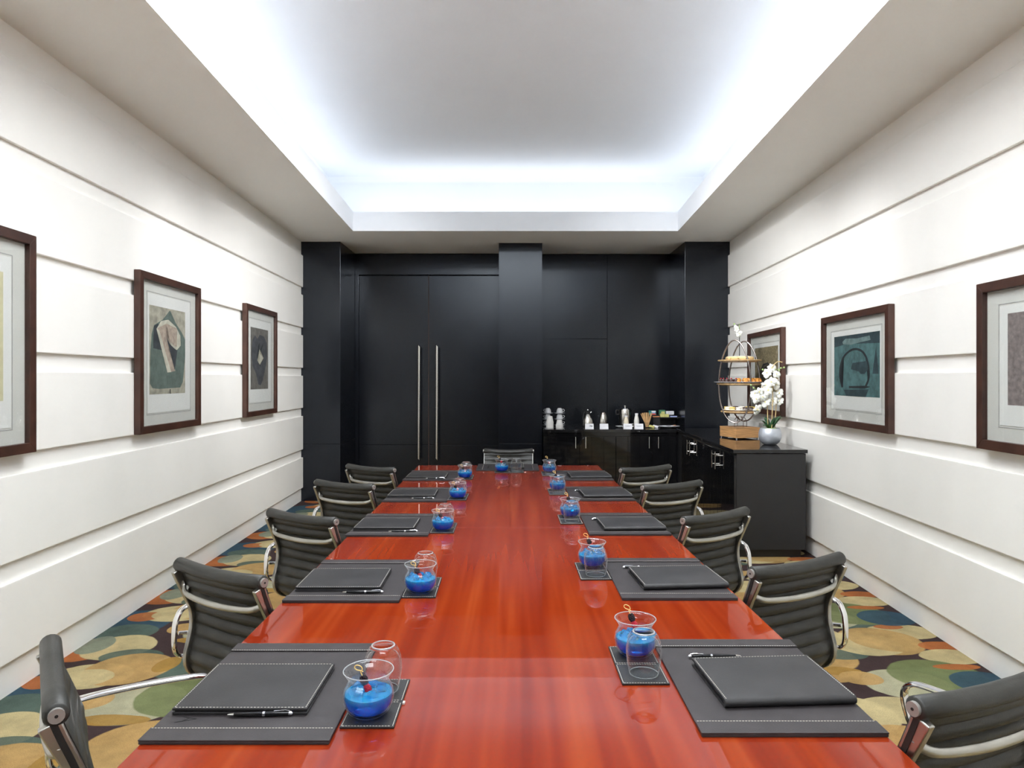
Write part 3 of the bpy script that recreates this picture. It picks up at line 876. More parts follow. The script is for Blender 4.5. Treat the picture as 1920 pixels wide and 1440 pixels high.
for i in range(5):
    for side, pads, fols, coas, proto in (('left', padL, folL, coaL, F0), ('right', padR, folR, coaR, FS)):
        x, y, r = pads[i]
        place(P0, (x, y, TH + .0004), r + TA * -0, side_labels(i, side, 'charcoal leather desk pad with white stitching'))
        x, y, r = fols[i]
        place(proto, (x, y, PZ + .0002), r, side_labels(i, side, 'closed dark leather folder on desk pad'))
        x, y, r = coas[i]
        place(C0, (x, y, TH + .0104 if False else TH + .0004), r, side_labels(i, side, 'double black coaster under two glasses'))
        zt = TH + .0051
        sgn = 1 if side == 'right' else -1
        # left: bowl on the near half; right: upturned glass on the near half
        bx, by = (x, y - .058) if side == 'left' else (x + .006, y + .060)
        wx, wy = (x + .002, y + .060) if side == 'left' else (x + .006, y - .058)
        bxj = {0: -.008, 1: 0, 2: 0, 3: 0, 4: 0}[i] if side == 'left' else 0
        rz = random.uniform(-.5, .5)
        place(BG, (bx + bxj, by, zt), rz, side_labels(i, side, 'flared glass bowl of bright blue iced drink'))
        place(FP, (bx + bxj, by, zt - (.024 if side == 'left' else 0)), (0.25 if side == 'left' else -0.1) + random.uniform(-.3, .3), side_labels(i, side, 'bamboo pick with blackberry and raspberry'))
        place(WG, (wx, wy, zt), 0, side_labels(i, side, 'clear empty glass standing upside down'))
penL = [(-.5505, 1.492, .05), (-.512, 2.345, .03), (-.522, 3.278, .03), (-.548, 4.185, .02), (-.562, 5.000, .02)]
penR = [(.535, 1.803, .02), (.500, 2.655, .02), (.485, 3.560, .01), (.480, 4.470, .0)]
for i, (x, y, r) in enumerate(penL):
    place(PN, (x, y, PZ + (.0031 if i == 4 else .0002)), r, side_labels(i, 'left', 'black chrome pen in front of folder'))
for i, (x, y, r) in enumerate(penR):
    place(PN, (x, y, PZ + .0002), r + pi, 'black chrome pen behind folder, right side of table, ' + ORD[i])
# head of the table
hy = 5.70
place(P0, (-.035, hy, TH + .0004), pi / 2, 'charcoal leather desk pad at the far head of the table')
place(F0, (-.018, hy + .015, PZ + .0002), pi / 2, 'closed dark leather folder behind the glasses at the far head of the table')
ch = place(C0, (-.023, 5.44, TH + .0004), pi / 2, 'double black leather coaster at the far head of the table')
place(BG, (-.082, 5.44, TH + .0051), .8, 'flared glass bowl of blue drink at the far head of the table')
place(FP, (-.082, 5.44, TH + .0051), .3, 'fruit pick in the blue drink at the far head of the table')
place(WG, (.034, 5.44, TH + .0051), 0, 'clear upside-down water glass at the far head of the table')
place(PN, (-.197, 5.66, PZ + .0002), pi / 2, 'black and chrome pen at the far head of the table')
bm = NB(); box(bm, .098, .112, 5.425, 5.433, TH, TH + .003)
finish('paper_tag', bm, M['papercup'], label='tiny white tag beside the coaster at the far head of the table', category='tag')
# little loops hanging from the coaster and the mark pressed into the nearest left pad
bm = NB(); box(bm, -.2505, -.2455, 1.560, 1.571, TH, TH + .004)
finish('coaster_tag', bm, M['thread'], label='small pale tag at the edge of the nearest left coaster', category='tag')
bm = NB()
mk = Vector((-.705, 1.478, 0))
def stroke(a, b, wd=.0018):
    a = mk + V(*a, 0); b = mk + V(*b, 0); d = (b - a).normalized(); s = V(-d.y, d.x, 0) * wd / 2
    prism(bm, [(v.x, v.y) for v in (a - s, b - s, b + s, a + s)], TH + .0066, TH + .0070)
stroke((-.020, -.012), (.020, .004)); stroke((-.012, .012), (.020, .004)); stroke((-.006, -.006), (.004, .009)); stroke((-.016, -.010), (-.002, -.002))
finish('pressed_mark', bm, M['pad_edge'], label='dark arrowhead mark pressed into the nearest left desk pad', category='mark')

# ================================================================= CHAIRS
def chair_profile():
    """side curve of the sling, (y forward, z), top of the back to front of the seat"""
    c = [(0, -.262, .838), (0, -.245, .790), (0, -.222, .730), (0, -.203, .670), (0, -.200, .610), (0, -.212, .555), (0, -.225, .505), (0, -.217, .462), (0, -.180, .432), (0, -.120, .425), (0, -.03, .432), (0, .07, .445), (0, .150, .452), (0, .195, .440)]
    return smoothpath(c, 6)
CP = chair_profile()
def resample(P, n):
    ds = [0]
    for a, b in zip(P, P[1:]): ds.append(ds[-1] + (b - a).length)
    out = []
    for i in range(n + 1):
        t = ds[-1] * i / n; k = 0
        while k < len(ds) - 2 and ds[k + 1] < t: k += 1
        f = (t - ds[k]) / max(1e-9, ds[k + 1] - ds[k])
        out.append(P[k].lerp(P[k + 1], f))
    return out, ds[-1]
def sling(bm, P, hw, ribs, th=.012, puff=.0105, per=6):
    Q, ln = resample(P, ribs * per)
    n = len(Q)
    cols = 8
    F = []; B = []
    for i, p in enumerate(Q):
        t = (Q[min(i + 1, n - 1)] - Q[max(i - 1, 0)]).normalized()
        nr = Vector((0, -t.z, t.y))
        ph = (i % per) / per
        pf = puff * (abs(sin(pi * ph)) ** .6) if True else 0
        rowF = []; rowB = []
        for c in range(cols + 1):
            x = -hw + 2 * hw * c / cols
            edge = 1 - abs(2 * c / cols - 1) ** 8
            sag = -.010 * (1 - (2 * c / cols - 1) ** 2)
            off = th / 2 + pf * edge
            rowF.append(bm.verts.new(p + Vector((x, 0, 0)) + nr * (off + sag))); rowB.append(bm.verts.new(p + Vector((x, 0, 0)) - nr * (off - sag)))
        F.append(rowF); B.append(rowB)
    for i in range(n - 1):
        for c in range(cols):
            bm.faces.new((F[i][c], F[i][c + 1], F[i + 1][c + 1], F[i + 1][c]))
            bm.faces.new((B[i][c + 1], B[i][c], B[i + 1][c], B[i + 1][c + 1]))
        bm.faces.new((F[i][0], F[i + 1][0], B[i + 1][0], B[i][0]))
        bm.faces.new((F[i + 1][cols], F[i][cols], B[i][cols], B[i + 1][cols]))
    for i in (0, n - 1):
        for c in range(cols): bm.faces.new((F[i][c], F[i][c + 1], B[i][c + 1], B[i][c]))
def make_chair(leather, label):
    t = thing('office_chair', label, 'chair', group='ribbed leather office chairs')
    HW = .217
    k = 8 * 6 - 6
    split = 46
    bm = NB(); sling(bm, CP[1:split], HW, 9); finish('backrest', bm, leather, t, smooth=True, angle=70)
    bm = NB(); sling(bm, CP[split - 1:-2], HW, 8); finish('seat', bm, leather, t, smooth=True, angle=70)
    # leather rolls over the top and front cross tubes, with discs at their ends
    for nm, p, r in (('top_roll', CP[0], .0235), ('front_roll', CP[-1], .020)):
        bm = NB()
        xs = [-.222, -.218, -.10, 0, .10, .218, .222]
        tube(bm, [(x, p.y, p.z - (.012 * (1 - (x / .22) ** 2) if nm == 'top_roll' else 0)) for x in xs], [r * .8, r, r, r, r, r, r * .8], 16)
        o = finish(nm, bm, leather, t, smooth=True, angle=60)
        for s in (-1, 1):
            bm = NB(); tube(bm, [(s * .221, p.y, p.z), (s * .229, p.y, p.z)], r * .62, 16)
            cap = finish('end_disc', bm, M['disc'], o, smooth=True)
        if nm == 'top_roll':
            for s in (-1, 1):
                bm = NB(); tube(bm, [(s * .229, p.y, p.z), (s * .2298, p.y, p.z)], r * .14, 8); finish('screw', bm, M['plastic'], o)
    # cast side rails
    for s in (-1, 1):
        bm = NB()
        prof, _ = resample(CP[2:-1], 40)
        a = []
        n = len(prof)
        for i, p in enumerate(prof):
            tt = (prof[min(i + 1, n - 1)] - prof[max(i - 1, 0)]).normalized()
            nr = Vector((0, -tt.z, tt.y))
            h = .015
            if i < 9: h = .015 + .014 * (1 - i / 9)
            row = []
            for dx, dn in ((.203, -h - .008), (.2215, -h - .008), (.2215, .004), (.203, .004)):
                row.append(bm.verts.new(p + Vector((s * dx, 0, 0)) + nr * dn))
            a.append(row)
        for i in range(n - 1):
            for q in range(4):
                bm.faces.new((a[i][q], a[i][(q + 1) % 4], a[i + 1][(q + 1) % 4], a[i + 1][q]))
        bm.faces.new(a[0][::-1]); bm.faces.new(a[-1])
        rail = finish('side_rail', bm, M['alu'], t, smooth=True, angle=40, bevel=.003)
        # black insert running in the outer groove of the rail
        bm = NB()
        b = []
        for i, p in enumerate(prof):
            tt = (prof[min(i + 1, n - 1)] - prof[max(i - 1, 0)]).normalized(); nr = Vector((0, -tt.z, tt.y))
            b.append([bm.verts.new(p + Vector((s * dx, 0, 0)) + nr * dn) for dx, dn in ((.2216, -.016), (.2236, -.016), (.2236, -.004), (.2216, -.004))])
        for i in range(n - 1):
            for q in range(4): bm.faces.new((b[i][q], b[i][(q + 1) % 4], b[i + 1][(q + 1) % 4], b[i + 1][q]))
        bm.faces.new(b[0][::-1]); bm.faces.new(b[-1])
        finish('edge_insert', bm, M['plastic'], rail)
    # curved back spreader (antler): fans out at each rail
    def prof_at(z):
        for p, q in zip(CP, CP[1:]):
            if p.z >= z >= q.z: return p.lerp(q, (p.z - z) / (p.z - q.z))
        return CP[0]
    bm = NB()
    y0 = prof_at(.775).y; y1 = prof_at(.735).y
    ctrl = [(-.212, y0 - .018, .775), (-.200, y1 - .032, .756), (-.165, y1 - .046, .742), (-.08, y1 - .054, .735), (0, y1 - .056, .733), (.08, y1 - .054, .735), (.165, y1 - .046, .742), (.200, y1 - .032, .756), (.212, y0 - .018, .775)]
    pts = smoothpath(ctrl, 5); n = len(pts)
    rad = [.0095 + .0035 * abs(2 * i / (n - 1) - 1) ** 6 + .002 * (1 - abs(2 * i / (n - 1) - 1)) for i in range(n)]
    tube(bm, pts, rad, 12, flat=.62, up=(0, 1, .0))
    for s in (-1, 1):
        tube(bm, smoothpath([(s * .190, y1 - .030, .756), (s * .203, y1 - .014, .735), (s * .211, prof_at(.69).y - .006, .690)], 4), [.009, .009, .008, .008, .007, .006, .005, .004, .003], 8)
    finish('back_spreader', bm, M['alu'], t, smooth=True)
    # loop arms
    for s in (-1, 1):
        bm = NB()
        x = s * .240
        ctrl = [(s * .226, -.222, .500), (x, -.245, .503), (x, -.264, .530), (x, -.266, .590), (x, -.256, .640), (x, -.220, .672), (x, -.10, .676), (x, .05, .668), (x, .108, .655), (x, .128, .622), (x, .116, .570), (s * .246, .095, .515), (s * .226, .080, .462)]
        pts = smoothpath(ctrl, 5)
        tube(bm, pts, .0075, 12, flat=1.75, up=(1, 0, 0.001))
        tube(bm, [(x, -.250, .585), (s * .226, -.215, .580)], .007, 8)
        finish('armrest', bm, M['chrome'], t, smooth=True)
    # seat spreader, column, star base, castors
    bm = NB()
    for y in (-.09, .10):
        tube(bm, smoothpath([(-.205, y, .425), (-.12, y * .8, .392), (0, y * .5, .380), (.12, y * .8, .392), (.205, y, .425)], 5), .012, 10, flat=.8)
    box(bm, -.05, .05, -.07, .07, .345, .385)
    finish('seat_spreader', bm, M['alu'], t, smooth=True, angle=40)
    bm = NB(); lathe(bm, [(0, .10), (.026, .10), (.026, .22), (.016, .225), (.016, .345), (0, .345)], 20); finish('gas_column', bm, M['plastic'], t, smooth=True)
    for i in range(5):
        a = 2 * pi * i / 5 + pi / 2
        bm = NB()
        tube(bm, smoothpath([(cos(a) * .02, sin(a) * .02, .115), (cos(a) * .14, sin(a) * .14, .100), (cos(a) * .285, sin(a) * .285, .072)], 5), [.022, .021, .020, .019, .018, .017, .016, .015, .014, .013, .012], 10, flat=.65)
        lg = finish('base_leg', bm, M['alu'], t, smooth=True)
        bm = NB()
        cx, cy = cos(a) * .285, sin(a) * .285
        for s in (-1, 1):
            u = V(-sin(a), cos(a), 0) * s
            tube(bm, [V(cx, cy, .028) + u * .006, V(cx, cy, .028) + u * .024], .027, 18)
        tube(bm, [(cx, cy, .03), (cx, cy, .07)], .006, 8)
        finish('castor', bm, M['plastic'], lg, smooth=True, angle=40)
    return t
# tube near end, far end measured on the floor plan -> centre and heading
def chair_pose(near, far, side):
    n = Vector(near); f = Vector(far)
    left, right = (f, n) if side == 'left' else (n, f)
    d = (right - left).normalized()
    c = (left + right) / 2
    rot = atan2(d.y, d.x)
    fw = Vector((-d.y, d.x))
    o = c + fw * .262
    return o, rot
CL = [((-.886, 1.327), (-1.136, 1.681)), ((-.788, 2.178), (-1.183, 2.412)), ((-.803, 3.104), (-1.182, 3.328)), ((-.837, 4.100), (-1.226, 4.289)), ((-.851, 4.865), (-1.21, 5.07))]
CR = [((.800, 1.351), (1.205, 1.512)), ((.805, 2.286), (1.195, 2.484)), ((.787, 3.128), (1.154, 3.367)), ((.787, 4.078), (1.172, 4.267)), ((.787, 4.851), (1.15, 5.04))]
proto = None
for side, rows in (('left', CL), ('right', CR)):
    for i, (n, f) in enumerate(rows):
        o, rot = chair_pose(n, f, side)
        lab = side_labels(i, side, 'black ribbed leather chair, aluminium frame')
        if proto is None:
            proto = make_chair(M['leather'], lab)
            proto.location = (o.x, o.y, 0); proto.rotation_euler = (0, 0, rot)
        else:
            copy_tree(proto, (o.x, o.y, 0), rot, lab)
hc = copy_tree(proto, (-.032, 5.90, 0), pi, 'ribbed leather chair facing the camera at the far head of the table')

# ================================================================= FRAMED PRINTS
def clamp(v): return v
def make_picture(name_label, w, h, prt, shapes, border, side, loc, rotz, outer_mat=.030):
    """local: x along the wall, z up, +y towards the wall (back). prt = (x0,x1,z0,z1) of the print from the centre"""
    t = thing('framed_print', name_label, 'picture', loc, rotz, group='framed prints on the %s wall' % side)
    F = .048
    D = .040
    def member(pts):
        bm = NB()
        a = [bm.verts.new((x, 0, z)) for x, z in pts]; b = [bm.verts.new((x, D, z)) for x, z in pts]
        for i in range(4): bm.faces.new((a[i], a[(i + 1) % 4], b[(i + 1) % 4], b[i]))
        bm.faces.new(a[::-1]); bm.faces.new(b)
        finish('frame_moulding', bm, M['frame'], t, bevel=.002)
    W_, H_ = w / 2, h / 2
    member([(-W_, -H_), (W_, -H_), (W_ - F, -H_ + F), (-W_ + F, -H_ + F)])
    member([(-W_, H_), (W_, H_), (W_ - F, H_ - F), (-W_ + F, H_ - F)][::-1])
    member([(-W_, -H_), (-W_ + F, -H_ + F), (-W_ + F, H_ - F), (-W_, H_)])
    member([(W_, -H_), (W_, H_), (W_ - F, H_ - F), (W_ - F, -H_ + F)])
    def slabz(bm, x0, x1, z0, z1, y0, y1, mat=0):
        a = box(bm, x0, x1, y0, y1, z0, z1, mat)
    bm = NB(); slabz(bm, -W_ + F - .004, W_ - F + .004, -H_ + F - .004, H_ - F + .004, .026, .036); finish('mat_board', bm, M['mat'], t)
    # window line cut in the mat
    b = border
    bm = NB()
    x0, x1, z0, z1 = -W_ + F + b, W_ - F - b, -H_ + F + b * .8, H_ - F - b * .8
    g = .004
    slabz(bm, x0, x1, z0, z0 + g, .0245, .026); slabz(bm, x0, x1, z1 - g, z1, .0245, .026); slabz(bm, x0, x0 + g, z0, z1, .0245, .026); slabz(bm, x1 - g, x1, z0, z1, .0245, .026)
    finish('mat_bevel', bm, M['bevel'], t)
    bm = NB(); slabz(bm, x0 + .012, x1 - .012, z0 + .012, z1 - .012, .0235, .0258); finish('paper_sheet', bm, M['paper'], t)
    # the print: flat inked shapes
    mats = []
    bm = NB()
    lay = .0232
    a0, a1, c0, c1 = prt
    for (m, poly) in shapes:
        if m not in mats: mats.append(m)
        mi = mats.index(m)
        pts = [(a0 + (a1 - a0) * u, c0 + (c1 - c0) * v) for u, v in poly]
        va = [bm.verts.new((x, lay, z)) for x, z in pts]
        f = bm.faces.new(va); f.material_index = mi
        lay -= .0003
    bmesh.ops.triangulate(bm, faces=bm.faces[:])
    # thin sheet: keep flat front faces
    finish('print', bm, mats, t)
    bm = NB(); slabz(bm, -W_ + F - .003, W_ - F + .003, -H_ + F - .003, H_ - F + .003, .012, .0145); finish('glass_pane', bm, M['pane'], t)
    return t
def inkmat(name, c, var=.18, scale=18): return simple(name, c, .9, var=var, scale=scale)
I = {
    'parch': inkmat('parchment_ink', (.40, .38, .31), .3), 'green': inkmat('grey_green_ink', (.125, .165, .145), .22), 'dark': inkmat('slate_ink', (.045, .052, .060), .3),
    'cream': inkmat('cream_ink', (.55, .53, .44)), 'pinkish': inkmat('rose_beige_ink', (.42, .34, .28), .25, 30),
    'taupe': inkmat('taupe_ink', (.16, .15, .135), .25), 'slate': inkmat('dark_slate_ink', (.065, .068, .078), .3),
    'teal': inkmat('teal_ink', (.075, .155, .16), .35), 'tealdark': inkmat('deep_teal_ink', (.030, .055, .065), .3), 'tealpale': inkmat('pale_teal_ink', (.15, .22, .22), .3), 'blackish': inkmat('blackish_ink', (.018, .024, .028), .3),
    'ochre': inkmat('ochre_speckled_ink', (.22, .18, .10), .45, 60), 'olive': inkmat('olive_brown_ink', (.12, .10, .06), .3), 'black': inkmat('soft_black_ink', (.02, .02, .02)),
    'mauve': inkmat('mauve_grey_ink', (.22, .185, .18), .3, 40), 'straw': inkmat('straw_ink', (.62, .58, .38), .08), 'strawd': inkmat('olive_line_ink', (.30, .29, .14)),
}
SQ = [(0, 0), (1, 0), (1, 1), (0, 1)]
def ell(cx, cz, rx, rz, n=24, a0=0, a1=2 * pi): return [(cx + rx * cos(a0 + (a1 - a0) * i / n), cz + rz * sin(a0 + (a1 - a0) * i / n)) for i in range(n if a1 - a0 > 6 else n + 1)]
def band(pts, wd):
    """ribbon polygon along a polyline"""
    L_, R_ = [], []
    n = len(pts)
    for i in range(n):
        a = Vector(pts[max(0, i - 1)]); b = Vector(pts[min(n - 1, i + 1)]); d = (b - a).normalized(); s = Vector((-d.y, d.x)) * wd
        p = Vector(pts[i]); L_.append((p + s)[:]); R_.append((p - s)[:])
    return [tuple(x) for x in L_ + R_[::-1]]
shape_hood = [(I['parch'], SQ),
    (I['green'], [(.02, .12), (.08, .07), (.25, .06), (.85, .07), (.93, .14), (1.0, .45), (1.0, .66), (.9, .74), (.72, .84), (.55, .985), (.35, .86), (.12, .78), (.06, .68), (.03, .50), (0.02, .3)]),
    (I['dark'], [(.10, .52), (.40, .50), (.45, .80), (.20, .80), (.12, .77), (.10, .66)]),
    (I['cream'], [(.18, .74), (.30, .84), (.50, .87), (.72, .80), (.85, .70), (.86, .58), (.74, .52), (.60, .56), (.50, .62), (.40, .70)]),
    (I['pinkish'], [(.20, .75), (.45, .82), (.75, .78), (.74, .56), (.66, .57), (.45, .65), (.52, .50), (.70, .27), (.50, .25)]),
    (I['dark'], [(.45, .655), (.55, .58), (.70, .53), (.76, .52), (.68, .28)]),
    (I['cream'], [(.18, .74), (.25, .73), (.58, .255), (.47, .25)]),
    (I['black'], [(.54, 0), (.56, 0), (.56, .055), (.54, .055)])]
shape_bird = [(I['taupe'], SQ),
    (I['slate'], [(.10, .38), (.04, .60), (.10, .80), (.25, .88), (.36, .82), (.50, .90), (.75, .88), (.92, .78), (.95, .55), (.85, .38), (.68, .15), (.55, .06), (.42, .08), (.30, .25)]),
    (I['blackish'], [(.34, .50), (.44, .52), (.50, .78), (.40, .70)]), (I['blackish'], [(.48, .62), (.70, .78), (.66, .70), (.50, .56)]), (I['blackish'], [(.42, .42), (.56, .36), (.50, .44)]),
    (I['parch'], [(.48, .66), (.72, .52), (.50, .40), (.36, .47)]), (I['cream'], [(.46, .60), (.70, .52), (.50, .42)])]
arch = [(p.x, p.y) for p in smoothpath([(.20, .14, 0), (.14, .34, 0), (.17, .54, 0), (.27, .68, 0), (.45, .76, 0), (.62, .73, 0), (.73, .62, 0), (.78, .45, 0), (.78, .28, 0), (.71, .15, 0)], 5)]
shape_arch = [(I['teal'], SQ),
    (I['tealdark'], [(0, .82), (.3, .86), (1, .82), (1, 1), (0, 1)]), (I['tealpale'], [(.20, .90), (.28, .95), (.55, .93), (.80, .95), (.82, .88), (.60, .86), (.40, .84), (.22, .86)]),
    (I['blackish'], band(arch, .018)), (I['blackish'], [(.36, .13), (.70, .13), (.82, .16), (.70, .175), (.36, .165)]),
    (I['tealdark'], [(.40, .44), (.44, .54), (.74, .56), (.78, .44), (.70, .36), (.62, .36), (.58, .40)]),
    (I['tealdark'], [(.86, .36), (.98, .36), (.93, .76)]), (I['tealdark'], [(.30, 0), (.72, 0), (.78, .12), (.24, .10)])]
shape_arch2 = [(I['ochre'], SQ), (I['olive'], [(.22, 0), (.26, .45), (.40, .62), (.60, .64), (.74, .52), (.78, .0)]), (I['black'], band([(.20, 0), (.24, .40), (.38, .60), (.58, .63), (.74, .52), (.80, .30), (.80, 0)], .022)), (I['black'], ell(.52, .50, .09, .07))]
shape_mauve = [(I['mauve'], SQ), (I['black'], [(.55, .18), (.62, .34), (.72, .42), (.74, .18)]), (I['black'], band([(.55, .2), (.6, .6), (.8, .8), (.98, .6)], .02))]
shape_straw = [(I['straw'], SQ), (I['strawd'], band(ell(.62, .55, .32, .22, 30, 0, 6.28), .010)[:])]
AL = atan2(-.0383, 1); AR = atan2(.0453, 1)
# left wall: local x runs towards -y so that +y (local) points to the wall
def lpic(yc, zc, w, h, label, **k):
    x = xl(yc) + .042
    # local +y must map to -X : rotate so local y -> -X  => rotz = +90deg
    return make_picture(label, w, h, loc=(x, yc, zc), rotz=pi / 2 - AL * -1 * -1 + 0, side='left', **k)
def rpic(yc, zc, w, h, label, **k):
    x = xr(yc) - .042
    return make_picture(label, w, h, loc=(x, yc, zc), rotz=-pi / 2 - AR, side='right', **k)
ZL = 1.658
lpic(2.86, ZL, .925, 1.048, 'mahogany framed print with straw coloured sheet, nearest on the left wall', prt=(-.265, .265, -.27, .32), shapes=shape_straw, border=.085)
lpic(4.78, ZL, .925, 1.048, 'mahogany framed print of a grey-green hooded shape, middle of the left wall', prt=(-.30, .235, -.273, .319), shapes=shape_hood, border=.085)
lpic(6.70, ZL, .925, 1.048, 'mahogany framed print of a dark slate form with pale diamond, farthest on the left wall', prt=(-.29, .225, -.27, .32), shapes=shape_bird, border=.085)
ZR = 1.553
rpic(2.955, ZR, 1.065, .835, 'mahogany framed mauve-grey print, nearest on the right wall and cut by the picture edge', prt=(-.33, .37, -.19, .25), shapes=shape_mauve, border=.085)
rpic(4.905, ZR, 1.065, .835, 'mahogany framed teal print with a dark arch, middle of the right wall', prt=(-.335, .375, -.19, .255), shapes=shape_arch, border=.085)
rpic(6.865, ZR, 1.065, .835, 'mahogany framed ochre print with dark arch, farthest on the right wall behind the cake stand', prt=(-.335, .375, -.19, .255), shapes=shape_arch2, border=.085)

# ================================================================= THINGS ON THE BACK COUNTER
def cx(px, y): return (px - 960) / 1280 * y
def cup_mesh():
    bm = NB(); lathe(bm, [(0, .062), (.020, .062), (.024, .058), (.036, .040), (.041, .012), (.0425, 0), (.040, 0), (.0385, .012), (.033, .040), (.022, .055), (0, .056)], 24)
    return bm
c_first = [None, None]
for si, (px, lab) in enumerate(((1027, 'left'), (1049, 'right'))):
    y = 8.72; x = cx(px, y) + .002
    z = CT
    lev = ['lowest', 'middle', 'topmost']
    for l in range(3):
        if c_first[0] is None:
            bm = NB(); lathe(bm, [(0, 0), (.035, 0), (.045, .004), (.070, .013), (.071, .0145), (.045, .008), (.030, .006), (0, .006)], 28)
            s = finish('saucer', bm, M['china'], smooth=True, category='saucer', group='white saucers stacked with cups')
            c = thing('coffee_cup', '', 'cup', group='upturned white cups on the counter')
            finish('bowl', cup_mesh(), M['china'], c, smooth=True, angle=60)
            bm = NB(); tube(bm, smoothpath([(.039, 0, .018), (.056, 0, .018), (.062, 0, .032), (.052, 0, .044), (.033, 0, .046)], 5), .0035, 8); finish('handle', bm, M['china'], c, smooth=True)
            c_first = [s, c]
        else:
            s = c_first[0].copy(); COL.objects.link(s)
            c = copy_tree(c_first[1], (0, 0, 0))
        s.location = (x, y, z + .0003); s['label'] = '%s white saucer in the %s stack of cups on the back counter' % (lev[l], lab)
        c.location = (x, y, z + .0150); c.rotation_euler = (0, 0, .1 if si else pi - .6); c['label'] = '%s upside-down white cup in the %s stack on the back counter' % (lev[l], lab)
        z += .0150 + .062
# paper cup stacks (upside down, nested)
pc = None
for si, (px, n, lab) in enumerate(((1031, 6, 'taller left'), (1049, 3, 'shorter right'))):
    y = 8.40; x = cx(px, y)
    for k in range(n):
        if pc is None:
            bm = NB(); lathe(bm, [(.0455, 0), (.0470, .0015), (.0455, .004), (.0300, .098), (.0290, .0985), (.0290, .0965), (.0275, .0965), (.0440, .003), (.0455, 0)], 24)
            lathe(bm, [(0, .0962), (.0288, .0962), (.0288, .0968), (0, .0968)], 24)
            pc = finish('paper_cup', bm, M['papercup'], smooth=True, angle=50, category='paper cup', group='nested white paper cups on the back counter'); o = pc
        else:
            o = pc.copy(); COL.objects.link(o)
        o.location = (x, y, CT + .0003 + k * (.013 if si == 0 else .013))
        if si == 0: o.scale = (1, 1, .8)
        else: o.scale = (1, 1, .75)
        o['label'] = ('white paper cup, number %s from the bottom of the %s stack' % (['one', 'two', 'three', 'four', 'five', 'six'][k], lab))
# vacuum jug
t = thing('vacuum_jug', 'steel vacuum jug with black spout cap on the back counter, right of the cups', 'jug', (cx(1102, 8.62), 8.62, CT), 0)
bm = NB(); lathe(bm, [(0, 0), (.066, 0), (.069, .01), (.068, .04), (.060, .09), (.044, .135), (.030, .158), (0, .158)], 28); finish('body', bm, M['steel'], t, smooth=True)
bm = NB(); lathe(bm, [(.029, .158), (.034, .165), (.034, .185), (.024, .196), (0, .198)], 20); finish('cap', bm, M['plastic'], t, smooth=True)
bm = NB(); sphere(bm, (0, 0, .208), .014, 12); finish('knob', bm, M['chrome'], t, smooth=True)
bm = NB(); tube(bm, smoothpath([(-.030, 0, .172), (-.046, 0, .180), (-.058, 0, .12), (-.064, 0, .05)], 5), .006, 8); finish('handle', bm, M['plastic'], t, smooth=True)
bm = NB(); tube(bm, smoothpath([(.020, 0, .165), (.040, 0, .178), (.046, 0, .190)], 5), .008, 8); finish('spout', bm, M['chrome'], t, smooth=True)
# shaker / milk thermos
t = thing('thermos', 'steel domed thermos on the back counter, between the jug and the kettle', 'thermos', (cx(1131, 8.62), 8.62, CT), 0)
bm = NB(); lathe(bm, [(0, 0), (.047, 0), (.049, .02), (.049, .07), (.044, .12), (.036, .155)], 26)
lathe(bm, [(.036, .155), (0, .155)], 26); finish('body', bm, M['steel'], t, smooth=True)
bm = NB(); lathe(bm, [(.036, .1555), (.035, .170), (.028, .182), (0, .185)], 26); finish('lid', bm, M['iron'], t, smooth=True)
# ice bucket / kettle
t = thing('ice_bucket', 'steel lidded ice bucket with black side handle on the back counter', 'ice bucket', (cx(1172, 8.78), 8.78, CT), 0)
bm = NB(); lathe(bm, [(0, 0), (.074, 0), (.080, .02), (.083, .20), (.079, .212), (0, .212)], 30); finish('body', bm, M['steel'], t, smooth=True)
bm = NB(); lathe(bm, [(0, .2125), (.077, .2125), (.072, .222), (.02, .230), (0, .230)], 30); finish('lid', bm, M['chrome'], t, smooth=True)
bm = NB(); lathe(bm, [(0, .2305), (.008, .2305), (.008, .240), (.016, .247), (.016, .258), (.008, .262), (0, .262)], 16); finish('knob', bm, M['chrome'], t, smooth=True)
bm = NB(); tube(bm, smoothpath([(-.080, 0, .195), (-.112, 0, .200), (-.116, 0, .16), (-.105, 0, .145), (-.082, 0, .150)], 5), .008, 8); finish('handle', bm, M['plastic'], t, smooth=True)
# bottles
for px, m, h, lab in ((1174, 'bottle', .150, 'cream coloured milk bottle in front of the ice bucket'), (1193.5, 'milk', .178, 'white milk bottle right of the ice bucket')):
    t = thing('milk_bottle', lab, 'bottle', (cx(px, 8.45), 8.45, CT), 0)
    s = h / .178
    bm = NB(); lathe(bm, [(0, 0), (.030, 0), (.032, .006 * s), (.032, .085 * s), (.026, .120 * s), (.019, .145 * s), (.019, .160 * s), (0, .160 * s)], 22); finish('body', bm, M[m], t, smooth=True)
    bm = NB(); lathe(bm, [(.021, .1602 * s), (.021, .176 * s), (0, .178 * s)], 18); lathe(bm, [(0, .1602 * s), (.021, .1602 * s)], 18); finish('cap', bm, M['white_box'], t, smooth=True, angle=40)
